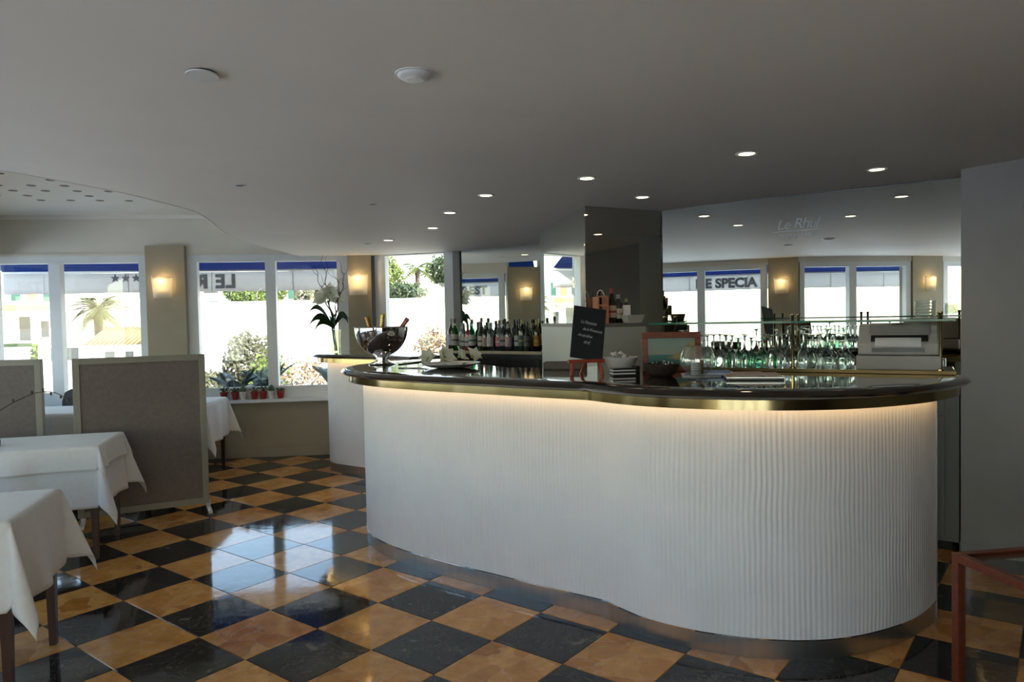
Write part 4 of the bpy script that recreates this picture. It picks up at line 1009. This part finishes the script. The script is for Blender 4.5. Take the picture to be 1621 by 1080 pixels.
# chair beyond the far table
ch = thing('dining_chair', 'dark charcoal chair with rounded back seen between the screens', 'chair', (-4.55, 7.47, 0), R(8))
MB().box(-.21, .21, -.22, .20, .43, .48).build('seat', m_charcoal, ch, world=False, bevel=.02)
bk_ = MB(); bpoly = [(-.20, .50), (.20, .50), (.215, .74), (.19, .83), (.13, .865), (-.13, .865), (-.19, .83), (-.215, .74)]
k = len(bpoly); bk_.add([(x, .17 + (z - .5) * .12, z) for x, z in bpoly] + [(x, .205 + (z - .5) * .12, z) for x, z in bpoly], [tuple(range(k)), tuple(range(k, 2 * k))[::-1]] + [(i, (i + 1) % k, k + (i + 1) % k, k + i) for i in range(k)])
bk_.build('backrest', m_charcoal, ch, world=False, bevel=.012)
for x in (-.18, .18):
    for y in (-.19, .17): MB().tube([(x * 1.05, y * 1.05, 0), (x, y, .44)], [.012, .017], 8).build('leg', m_legwood, ch, world=False)

# screens
def screen(p0, p1, label, foot_right=True):
    p0, p1 = Vector(p0), Vector(p1); d = (p1 - p0).normalized(); L = (p1 - p0).length
    t = thing('partition_screen', label, 'screen', ((p0.x + p1.x) / 2, (p0.y + p1.y) / 2, 0), math.atan2(d.y, d.x), 'taupe partition screens')
    h, z0, bw, th = 1.285, .055, .048, .022
    hx = L / 2
    for nm, a in (('stile', (-hx, -hx + bw, -th, th, z0, h)), ('stile', (hx - bw, hx, -th, th, z0, h)), ('rail', (-hx + bw, hx - bw, -th, th, h - bw, h)), ('rail', (-hx + bw, hx - bw, -th, th, z0, z0 + bw))):
        MB().box(*a).build(nm, m_screenf, t, world=False, bevel=.003)
    MB().box(-hx + bw, hx - bw, -th + .010, th - .010, z0 + bw, h - bw).build('fabric_panel', m_screenp, t, world=False)
    for x in (-hx + .03, hx - .005):
        MB().add([(x - .015, -.16, 0), (x + .015, -.16, 0), (x + .015, .16, 0), (x - .015, .16, 0), (x - .015, -.14, .018), (x + .015, -.14, .018), (x + .015, .14, .018), (x - .015, .14, .018)], [(3, 2, 1, 0), (4, 5, 6, 7), (0, 1, 5, 4), (1, 2, 6, 5), (2, 3, 7, 6), (3, 0, 4, 7)]).build('foot', m_steel, t, world=False)
        MB().box(x - .012, x + .012, -.012, .012, .012, .07).build('foot_bracket', m_steel, t, world=False)
    return t
screen((-3.36, 5.50), (-2.53, 5.93), 'tall taupe framed screen standing nearest the window counter')
screen((-4.40, 5.44), (-3.64, 5.58), 'taupe framed screen cut by the left picture edge')

# orchid twig in a slim vase on the second table
vz = .745 + .0085
ov = thing('bud_vase', 'slim dark vase with arching orchid stem on the second table', 'vase', (-3.43, 4.74, vz))
MB().lathe([(0, 0), (.035, 0), (.038, .03), (.022, .09), (.016, .15), (.018, .17), (.014, .17), (0, .02)], 20).build('vase_body', m_blackp, ov, smooth='auto', world=False)
st = cr([(0, 0, .02), (.0, 0, .16), (.05, 0, .235), (.17, .02, .305), (.28, .03, .345), (.38, .04, .345), (.46, .05, .30), (.475, .05, .275)], 6)
MB().tube(st, [.005 - .003 * k / len(st) for k in range(len(st))], 6).build('stem', m_twig, ov, smooth=True, world=False)
for k in (16, 22, 26, 29, 33, 37, 40):
    p = st[min(k, len(st) - 1)]; MB().lathe([(0, -.014), (.008, -.004), (.007, .006), (0, .014)], 8, (p.x, p.y, p.z - .012 * (1 if k % 2 else -1))).build('bud', m_twig, ov, smooth=True, world=False)
# small plant and glass on third table
t = thing('table_plant', 'little dark plant in a pot on the table beside the big screen', 'plant', (-3.14, 7.16, .7475))
MB().lathe([(0, 0), (.028, 0), (.036, .07), (.032, .07), (0, .06)], 16).build('pot', m_blackp, t, smooth='auto', world=False)
random.seed(9)
for k in range(14):
    a = k * 2.4; strap((0, 0, .06), (math.cos(a), math.sin(a)), .06 + .03 * random.random(), .022, .12 + .05 * random.random(), .05, t)
t = thing('table_setting', 'small steel dish on the white cloth by the big screen', 'dish', (-3.10, 7.02, .7475))
MB().lathe([(0, 0), (.04, 0), (.05, .012), (.047, .012), (0, .004)], 20).build('dish', m_chrome, t, smooth='auto', world=False)

# display table with glass at the right edge
gt = thing('glass_display_table', 'red-brown wooden display table with glass top and sides', 'display table', (1.61, 2.60, 0), R(8.6))
GW, GD, GH, s = .9, .62, .645, .032
for (x, y) in ((0, 0), (GW, 0), (0, -GD), (GW, -GD)): MB().box(x - s / 2, x + s / 2, y - s / 2, y + s / 2, 0, GH).build('leg', m_mahog, gt, world=False, bevel=.002)
for y in (0, -GD): MB().box(s / 2, GW - s / 2, y - s / 2, y + s / 2, GH - .03, GH).build('top_rail', m_mahog, gt, world=False, bevel=.002)
for x in (0, GW): MB().box(x - s / 2, x + s / 2, -GD + s / 2, -s / 2, GH - .03, GH).build('top_rail', m_mahog, gt, world=False, bevel=.002)
MB().box(s / 2 - .004, GW - s / 2 + .004, -GD + s / 2, -s / 2, GH - .012, GH - .006).build('glass_top', m_pane, gt, world=False)
MB().box(-.003, .003, -GD + s / 2, -s / 2, .12, GH - .03).build('glass_side', m_pane, gt, world=False)
MB().box(s / 2, GW - s / 2, -GD - .003, -GD + .003, .12, GH - .03).build('glass_side', m_pane, gt, world=False)
for y in (0, -GD): MB().box(s / 2, GW - s / 2, y - .01, y + .01, .10, .12).build('lower_rail', m_mahog, gt, world=False)
for x in (0, GW): MB().box(x - .01, x + .01, -GD + s / 2, -s / 2, .10, .12).build('lower_rail', m_mahog, gt, world=False)
MB().box(.45, .47, -.4, -.38, GH, GH + .012).build('corner_stud', m_chrome, gt, world=False)

# pots on the window sill
d, n, L = dn(WA0, WA1)
pots = [(2.37, 'red', 0), (2.49, 'red', 1), (2.578, 'white', 2), (2.70, 'red', 3), (2.795, 'red', 0), (2.885, 'white', 2), (2.985, 'red', 4)]
names = ['red pot with spiky succulent, first from the screen on the sill', 'red pot with drooping succulent, second on the sill', 'white pot with round cactus between two red pots', 'dark red pot with thin shoots in mid sill', 'red pot with small sprout before the window post', 'white pot with bushy cactus at the foot of the window post', 'red pot tilted, last on the sill by the counter']
random.seed(14)
for (l, c_, kd), nm in zip(pots, names):
    q = WA0 + d * l + n * .062
    t = thing('cactus_pot', nm, 'potted plant', (q.x, q.y, ZS + .0005), random.random(), 'little pots on the window sill')
    pm = m_redpot if c_ == 'red' else m_whitepot
    MB().lathe([(0, 0), (.028, 0), (.040, .075), (.043, .078), (.043, .090), (.038, .090), (.036, .07), (0, .068)], 18).build('pot', pm, t, smooth='auto', world=False)
    MB().lathe([(0, .072), (.036, .072)], 16).build('soil', m_bark, t, world=False)
    if kd == 2:
        m = MB(); 
        for g in range(10):
            a = g * .628; m.lathe([(0, .07), (.012, .085), (.015, .11), (.010, .135), (0, .145)], 8, (.018 * math.cos(a), .018 * math.sin(a), 0))
        m.lathe([(0, .07), (.022, .09), (.026, .12), (.016, .15), (0, .16)], 10); m.build('cactus', m_cactus, t, smooth=True, world=False)
    else:
        for g in range(9 if kd < 2 else 5):
            a = g * 2.4; strap((0, 0, .07), (math.cos(a), math.sin(a)), .035 + .03 * random.random(), .014, .05 + .05 * random.random() * (1 if kd != 4 else .2), .02 + .03 * (kd == 1), t, m_cactus)

# ================================================================== OUTSIDE
def awning(p0, l0, l1, d, n, label, texts=(), out=1.1, stars=()):
    c = p0 + d * ((l0 + l1) / 2) - n * (out / 2)
    t = thing('awning', label, 'awning', (c.x, c.y, 2.0), 0, 'blue window awnings')
    m = MB()
    def P(l, a, z): q = p0 + d * l - n * a; return (q.x, q.y, z)
    zi, zo = 2.66, 2.205
    m.add([P(l0, .2, zi), P(l1, .2, zi), P(l1, out, zo), P(l0, out, zo), P(l0, .2, zi + .006), P(l1, .2, zi + .006), P(l1, out, zo + .006), P(l0, out, zo + .006)], [(0, 1, 2, 3), (7, 6, 5, 4), (0, 4, 5, 1), (1, 5, 6, 2), (2, 6, 7, 3), (3, 7, 4, 0)])
    m.build('canvas', m_blue, t)
    MB().tube([P(l0, out - .01, 2.198), P(l1, out - .01, 2.198)], .016, 8).build('front_bar', m_white, t, smooth=True)
    v = MB(); k = int((l1 - l0) / .12)
    v.grid(lambda u, w_: P(l0 + (l1 - l0) * u, out + .006 * math.sin(u * k * 1.9), 2.185 - .25 * w_ + (.004 * math.sin(u * k * 2.7) if w_ > .9 else 0)), k, 3)
    vo = v.build('valance', m_valance, t, smooth=True); s = vo.modifiers.new('t', 'SOLIDIFY'); s.thickness = .002
    for s_ in range(int((l1 - l0) / 1.0) + 1):
        l = l0 + .45 + s_ * 1.0
        if l < l1: MB().obox(p0, d, n, l, l + .012, -out - .004, -out + .006, 1.936, 2.185).build('seam', m_letter if False else m_white, t)
    for body, start, z, size, sp in texts:
        tm = text_mb(body, size, .009, 0, sp, bold=.010); q = p0 + d * start - n * out
        place_text(tm, (q.x, q.y, z), (-d.x, -d.y)).build('lettering', m_letter, t)
    for l in stars:
        q = p0 + d * l - n * out
        pts = [((.055 if k % 2 == 0 else .023) * math.sin(k * math.pi / 5), (.055 if k % 2 == 0 else .023) * math.cos(k * math.pi / 5)) for k in range(10)]
        sm = MB().add([(x, y, -.009) for x, y in pts] + [(x, y, .009) for x, y in pts] + [(0, 0, -.009), (0, 0, .009)], [(20, (i + 1) % 10, i) for i in range(10)] + [(21, 10 + i, 10 + (i + 1) % 10) for i in range(10)] + [(i, (i + 1) % 10, 10 + (i + 1) % 10, 10 + i) for i in range(10)])
        place_text(sm, (q.x, q.y, 2.118), (-d.x, -d.y)).build('star', m_letter, t)
    return t
d, n, L = dn(WA0, WA1)
awning(WA0, -.5, 3.95, d, n, 'blue awning with starred white valance outside the wide windows', [('LE RHUL', 2.25, 1.985, .235, 1.12)], stars=(.80, .925, 1.05))
d, n, L = dn(L10, L11); awning(L10, -.4, L - .1, d, n, 'blue awning whose valance names a restaurant, outside the side window', [('& REST', 1.25, 1.985, .21, 1.08)])
d, n, L = dn(L20, L21); awning(L20, .5, L - .3, d, n, 'plain blue awning outside the left side wall')
d, n, L = dn(S10, S11); awning(S10, -.05, L - .25, d, n, 'blue awning with lettered valance, mid-way in the large mirror', [('DE SPECIA', 1.30, 1.985, .225, 1.0)])
d, n, L = dn(S20, S21); awning(S20, -.75, L - .10, d, n, 'blue awning right of the reflected pier in the large mirror', [('E', L - .14, 1.985, .225, 1.0)])

# land
def terr(x, y):
    if x < -16.2 or y < 34.8:
        return -2.0 + .012 * max(0, y - 30) + .15 * noise.noise(Vector((x * .1, y * .1, 0))) if x < -16.2 else -1.5 + .02 * max(0, y - 9) + .10 * noise.noise(Vector((x * .3, y * .3, 0)))
    return 1.9 + .035 * (y - 36) + .4 * noise.noise(Vector((x * .05, y * .05, 4)))
tm = MB().grid(lambda u, v: (lambda x, y: (x, y, terr(x, y)))(-90 + 130 * u, 8.9 + (v ** 1.6) * 150), 60, 60)
g = tm.build('ground', m_ground, smooth=True); struct(g)
sea = MB().box(-900, 900, -900, 2.2, -4.2, -4.0); sm_ = sea.build('sea', m_sea); tag(sm_, kind='structure')
struct(MB().prism([(-18, 9.2), (-18, -18), (12, -18), (12, 3), (-5.4, 3), (-5.9, 9.2)], -.6, -.2).build('bounce_terrace', m_bounce))  # pale terrace added outside the windows to bounce sun onto the ceiling

def wall_house(name, label, x0, x1, y0, y1, z0, z1, mat, wins=(), roof=None, group=None, extra=None):
    """building whose front faces -y; wins = (xa, xb, za, zb, material)"""
    t = thing(name, label, 'building', ((x0 + x1) / 2, (y0 + y1) / 2, z0), 0, group)
    MB().box(x0, x1, y0, y1, z0, z1).build('walls', mat, t)
    for (a, b, c_, e_, mt) in wins:
        f = MB(); f.box(a - .08, b + .08, y0 - .06, y0 - .001, c_ - .08, c_); f.box(a - .08, b + .08, y0 - .06, y0 - .001, e_, e_ + .08); f.box(a - .08, a, y0 - .06, y0 - .001, c_, e_); f.box(b, b + .08, y0 - .06, y0 - .001, c_, e_)
        fo = f.build('window_frame', m_stucco, t); MB().box(a, b, y0 - .03, y0 - .002, c_, e_).build('pane', mt, fo)
    if roof == 'tile':
        zr = z1; m = MB(); yc = (y0 + y1) / 2
        m.add([(x0 - .4, y0 - .5, zr - .05), (x1 + .4, y0 - .5, zr - .05), (x1 + .4, yc, zr + 1.1), (x0 - .4, yc, zr + 1.1), (x0 - .4, y1 + .5, zr - .05), (x1 + .4, y1 + .5, zr - .05)], [(0, 1, 2, 3), (3, 2, 5, 4), (0, 3, 4), (1, 5, 2)])
        rf = m.build('roof', m_tileroof, t)
        for k in range(int((x1 - x0 + .8) / .32)):
            xx = x0 - .4 + .16 + k * .32
            MB().tube([(xx, y0 - .52, zr - .02), (xx, yc, zr + 1.13)], .07, 6).build('tile_row', m_tileroof, rf, smooth=True)
    elif roof == 'flat':
        MB().box(x0 - .2, x1 + .2, y0 - .2, y1 + .2, z1, z1 + .25).build('roof', m_stucco2, t)
    return t
# long white retaining wall
rw = thing('retaining_wall', 'long sunlit white retaining wall across the hillside', 'wall', (-8, 35, -1.6))
MB().box(-15.2, 3.0, 34.8, 35.2, -1.6, 2.45).build('masonry', m_stucco, rw); MB().box(-15.3, 3.1, 34.7, 35.3, 2.45, 2.55).build('coping', m_stucco, rw)
# villa far left
vz0 = -2.8
v = wall_house('villa', 'three-storey cream villa with green shutters at the far left', -63.5, -56.8, 90, 98, vz0, 11, m_stucco2,
    [(-62.2, -61.0, 4.8, 6.6, m_shutter), (-60.2, -58.9, 4.6, 6.6, m_salmon), (-58.2, -57.2, 4.6, 6.6, m_shutter), (-61.3, -59.9, -.2, 2.8, m_dpane), (-58.6, -57.6, .2, 2.2, m_dpane)], 'flat')
MB().box(-63.8, -56.6, 88.4, 90, 3.2, 3.45).build('balcony', m_stucco, v); MB().box(-63.8, -56.6, 88.4, 88.5, 3.45, 4.3).build('balcony_rail', m_salmon, v)
MB().box(-63, -57, 89, 90, -1.4, -.5).build('planter', m_dgreen, v)
wall_house('white_outbuilding', 'white flat outbuilding in front of the far villa', -61.8, -53.5, 78, 82, -4.5, -1.0, m_stucco, [(-60.6, -57.6, -2.0, -1.2, m_dpane)], 'flat')
# tile-roofed house
wall_house('tiled_house', 'long low white house with straw-coloured tiled roof', -29.0, -21.0, 50, 54.5, -2.2, .25, m_stucco, [(-28.2, -27.5, -1.1, -.3, m_dpane), (-26.8, -26.2, -1.2, -.3, m_dpane), (-25.4, -24.8, -1.2, -.3, m_dpane)], 'tile')
wall_house('white_annex', 'white annex with dark opening left of the tiled house', -33.5, -29.6, 51, 55, -2.2, .35, m_stucco, [(-32.6, -30.6, -.9, .0, m_dpane)], 'flat')
wall_house('hill_house', 'white house with small dark windows above the retaining wall', -25, -15.5, 60, 66, 1.5, 6.2, m_stucco, [(-24.0, -21.5, 4.4, 5.0, m_dpane), (-20.9, -20.4, 4.3, 5.0, m_dpane), (-18.5, -17.5, 3.4, 4.6, m_shutter)], 'flat')
wall_house('terraced_building', 'white terraced building with dark openings beside the pier', -20.0, -17.2, 45, 49, -2, 5.6, m_stucco, [(-19.1, -18.2, 3.4, 4.4, m_dpane), (-19.3, -18.2, 1.9, 2.9, m_dpane), (-19.2, -18.4, .8, 1.7, m_salmon)], 'flat')
wall_house('pale_villa', 'pale villa with hedge above the retaining wall', -14.5, -8.5, 62, 68, 2.4, 5.6, m_stucco2, [(-13.5, -12.5, 3.6, 4.6, m_dpane), (-11.5, -10.5, 3.6, 4.6, m_dpane)], 'flat')
wall_house('garden_house', 'white garden house at the right above the retaining wall', -4.4, 1.5, 44, 48, 2.2, 4.1, m_stucco, [(-2.5, -1.5, 2.8, 3.6, m_dpane)], 'flat')
for x_ in (-9.6, -9.0): 
    o = MB().box(x_ - .12, x_ + .12, 37.9, 38.1, 2.3, 4.0).build('gate_post', m_stucco); tag(o, 'white gate post left of the sunlit hedge' if x_ < -9.3 else 'white gate post right beside the sunlit hedge', 'post')

# vegetation
def crown_mb(c, rad, n_, ls, seed, shell=.55):
    rnd = random.Random(seed); m = MB()
    for _ in range(n_):
        a = rnd.random() * 6.283; z = rnd.uniform(-1, 1); q = math.sqrt(1 - z * z); r_ = shell + (1 - shell) * rnd.random()
        bump = 1 + .25 * noise.noise(Vector((math.cos(a) * q * 2 + seed, math.sin(a) * q * 2, z * 2)))
        p = Vector((c[0] + rad[0] * q * math.cos(a) * r_ * bump, c[1] + rad[1] * q * math.sin(a) * r_ * bump, c[2] + rad[2] * z * r_ * bump))
        u = Vector((rnd.gauss(0, 1), rnd.gauss(0, 1), rnd.gauss(0, 1))).normalized(); v = u.orthogonal().normalized(); s = ls * rnd.uniform(.6, 1.3)
        m.add([p - u * s, p + v * s * .5, p + u * s, p - v * s * .5], [(0, 1, 2, 3)])
    return m
def tree(name, label, base, h, rad, mat, seed, n_=900, ls=.16, cat='tree', group=None):
    t = thing(name, label, cat, base, 0, group)
    c = (0, 0, h)
    tr = MB(); tr.tube([(0, 0, 0), (rad[0] * .08, 0, h * .5), (0, 0, h)], [.07 * rad[0] + .02, .05 * rad[0] + .015, .02], 7)
    rnd = random.Random(seed)
    for k in range(5):
        a = rnd.random() * 6.28; tr.tube([(0, 0, h * .55), (rad[0] * .5 * math.cos(a), rad[1] * .5 * math.sin(a), h + rad[2] * .3 * rnd.random())], [.03 * rad[0], .008], 5)
    tr.build('trunk', m_bark, t, smooth=True, world=False)
    crown_mb(c, rad, n_, ls, seed).build('crown', mat, t, world=False)
    return t
def frond(base, az, length, elev, droop, leaf, nl, par, mat, w=.02):
    m = MB(); pts = []
    for k in range(nl + 1):
        s = k / nl; r_ = length * (s * math.cos(elev) + .12 * s * s); z = length * (math.sin(elev) * s - droop * s * s)
        pts.append(Vector((base[0] + r_ * math.cos(az), base[1] + r_ * math.sin(az), base[2] + z)))
    m.tube(pts, [w * .5 * (1 - .8 * k / nl) for k in range(nl + 1)], 4)
    sd = Vector((-math.sin(az), math.cos(az), 0))
    for k in range(2, nl + 1):
        s = k / nl; t = (pts[k] - pts[k - 1]).normalized(); ll = leaf * math.sin(math.pi * (.12 + .84 * s)) ** .7
        for sg in (-1, 1):
            dv = (sd * sg + t * .75 + Vector((0, 0, .18 - .5 * droop))).normalized(); q = pts[k]; e = q + dv * ll + Vector((0, 0, -.18 * ll)); mm = q + dv * ll * .5
            m.add([q - t * w * .6, mm - t * w * .9, e, mm + t * w * .9, q + t * w * .6], [(0, 1, 2, 3, 4)])
    return m.build('frond', mat, par, world=False)
def palm(name, label, base, h, length, mat, seed, nf=24, nl=18, leaf=.5, cat='palm', group=None, tr=.2, w=.05, el=(-.1, 1.2), dr=(.45, .75)):
    t = thing(name, label, cat, base, 0, group); rnd = random.Random(seed)
    if h > .05:
        MB().tube([(0, 0, 0), (0, 0, h * .6), (0, 0, h)], [tr * 1.1, tr, tr * 1.2], 10).build('trunk', m_bark, t, smooth=True, world=False)
    for k in range(nf):
        e = el[0] + (el[1] - el[0]) * ((k * .754877) % 1); frond((0, 0, h), k * 2.39996 + rnd.uniform(-.2, .2), length * rnd.uniform(.85, 1.1), e, rnd.uniform(*dr), leaf, nl, t, mat, w)
    return t
palm('date_palm', 'large shaggy date palm behind the tiled house', (-34.3, 60, -1.5), 4.3, 3.1, m_palm, 2, 64, 30, .50, tr=.35, w=.030, el=(-.7, 1.35))
palm('fan_palm', 'tall sunlit palm above the white wall in the end window', (-5.15, 40, 2.2), 2.1, 1.1, m_green, 5, 22, 10, .35, tr=.13, w=.04, el=(-.4, 1.2))
palm('slender_palm', 'slender palm above the retaining wall left of the flower vase', (-11.6, 39, 2.2), 2.3, 1.0, m_palm, 6, 20, 10, .35, tr=.10, w=.04, el=(-.6, 1.1))
tree('round_tree', 'round dark green tree at the right of the end window', (-3.75, 41.8, 2.3), 2.0, (1.2, 1.2, .9), m_dgreen, 8, 1300, .14)
tree('garden_tree', 'pale yellow-green tree left of the tall palm in the end window', (-7.0, 41, 2.2), 1.9, (.9, .9, 1.1), m_green, 9, 900, .13)
tree('hillside_bush', 'low dark bush under the tall palm in the end window', (-5.6, 38, 2.2), .75, (1.2, .7, .55), m_dgreen, 10, 1000, .12, 'bush')
tree('hillside_bush', 'bright low bush at the left of the end window', (-7.55, 37.5, 2.3), .6, (.65, .6, .5), m_green, 12, 900, .12, 'bush')
tree('wall_shrub', 'bright green young tree on the wall at the left of the middle window', (-14.2, 37, 2.3), 1.0, (.55, .5, .75), m_green, 13, 700, .11, 'tree')
tree('wall_shrub', 'spreading bright shrub on the wall beside the young tree', (-13.0, 36.5, 2.3), .55, (1.0, .6, .5), m_green, 14, 800, .11, 'bush')
tree('wall_shrub', 'upright bright shrub on the wall by the window post', (-11.95, 37, 2.3), 1.0, (.5, .5, .8), m_green, 15, 700, .11, 'bush')
tree('wall_shrub', 'long olive hedge on the wall right of the window post', (-9.7, 37, 2.2), .55, (1.4, .6, .55), m_olive, 16, 900, .11, 'hedge')
tree('far_pine', 'dark pine left of the far villa', (-68, 95, -2), 6.0, (3.2, 3, 4.0), m_dgreen, 17, 1300, .45)
tree('palm_side_bush', 'green bush at the left foot of the date palm', (-37.6, 58, -1.5), 1.0, (.9, 1.0, 1.1), m_green, 18, 900, .2, 'bush')
tree('palm_side_bush', 'dark bush at the right foot of the date palm', (-29.6, 58, -1.5), 1.7, (1.9, 1.3, .9), m_dgreen, 19, 900, .2, 'bush')
tree('orchard_bush', 'yellow-green bush below the far villa by the screen edge', (-13.2, 19, -1.4), .7, (1.0, .8, .9), m_green, 20, 1100, .12, 'bush')
tree('olive_bush', 'large greyish olive bush behind the cycads', (-6.3, 17.2, -1.4), 1.95, (.62, .6, .75), m_olive, 21, 2200, .06, 'bush')
tree('olive_bush', 'smaller olive bush in front of the large one', (-6.45, 15.2, -1.4), 1.35, (.60, .6, .6), m_olive, 22, 1800, .06, 'bush')
tree('thin_shrub', 'pale thin-leaved shrub left of the window post', (-5.2, 15.5, -1.4), 1.6, (.5, .5, .75), m_green, 23, 700, .06, 'shrub')
tree('dry_shrub', 'dry brown shrub below the flower vase outside', (-4.1, 14.6, -1.4), 1.55, (.75, .6, .65), m_dry, 24, 900, .05, 'shrub')
tree('dry_shrub', 'pale dry shrub right of the window post outside', (-5.0, 14.0, -1.4), 1.2, (.5, .5, .5), m_dry, 25, 700, .05, 'shrub')
tree('dry_shrub', 'dry reddish shrub outside the end window', (-1.55, 14.2, -1.4), 2.1, (.42, .5, .8), m_dry, 26, 1300, .05, 'shrub')
pole = MB().tube([(-37.6, 50, -2), (-37.6, 50, 4.2)], .09, 8); tag(pole.build('lamp_post', m_pole, smooth=True), 'thin grey lamp post left of the date palm', 'post')
# cycads right outside the window
d, n, L = dn(WA0, WA1)
for k, (l, a, z, ln, nf, lb) in enumerate([(2.28, .75, .62, .55, 15, 'dark cycad outside the window next to the big screen'), (2.60, .95, .62, .62, 17, 'spreading cycad in front of the olive bush'), (3.50, .85, .62, .62, 15, 'cycad with long fronds by the right window post'), (3.98, 1.1, .62, .55, 13, 'cycad half hidden by the short counter')]):
    q = WA0 + d * l - n * a
    palm('cycad', lb, (q.x, q.y, z), .0, ln, m_cycad, 40 + k, nf, 22, .13, 'plant', 'cycads outside the window', w=.010, el=(.25, 1.25), dr=(.2, .45))
pb_ = MB().obox(WA0, d, n, 1.9, 4.3, -1.35, -.45, .05, .62); o = pb_.build('planter_box', m_stucco2); tag(o, 'long pale planter under the window holding the cycads', 'planter')
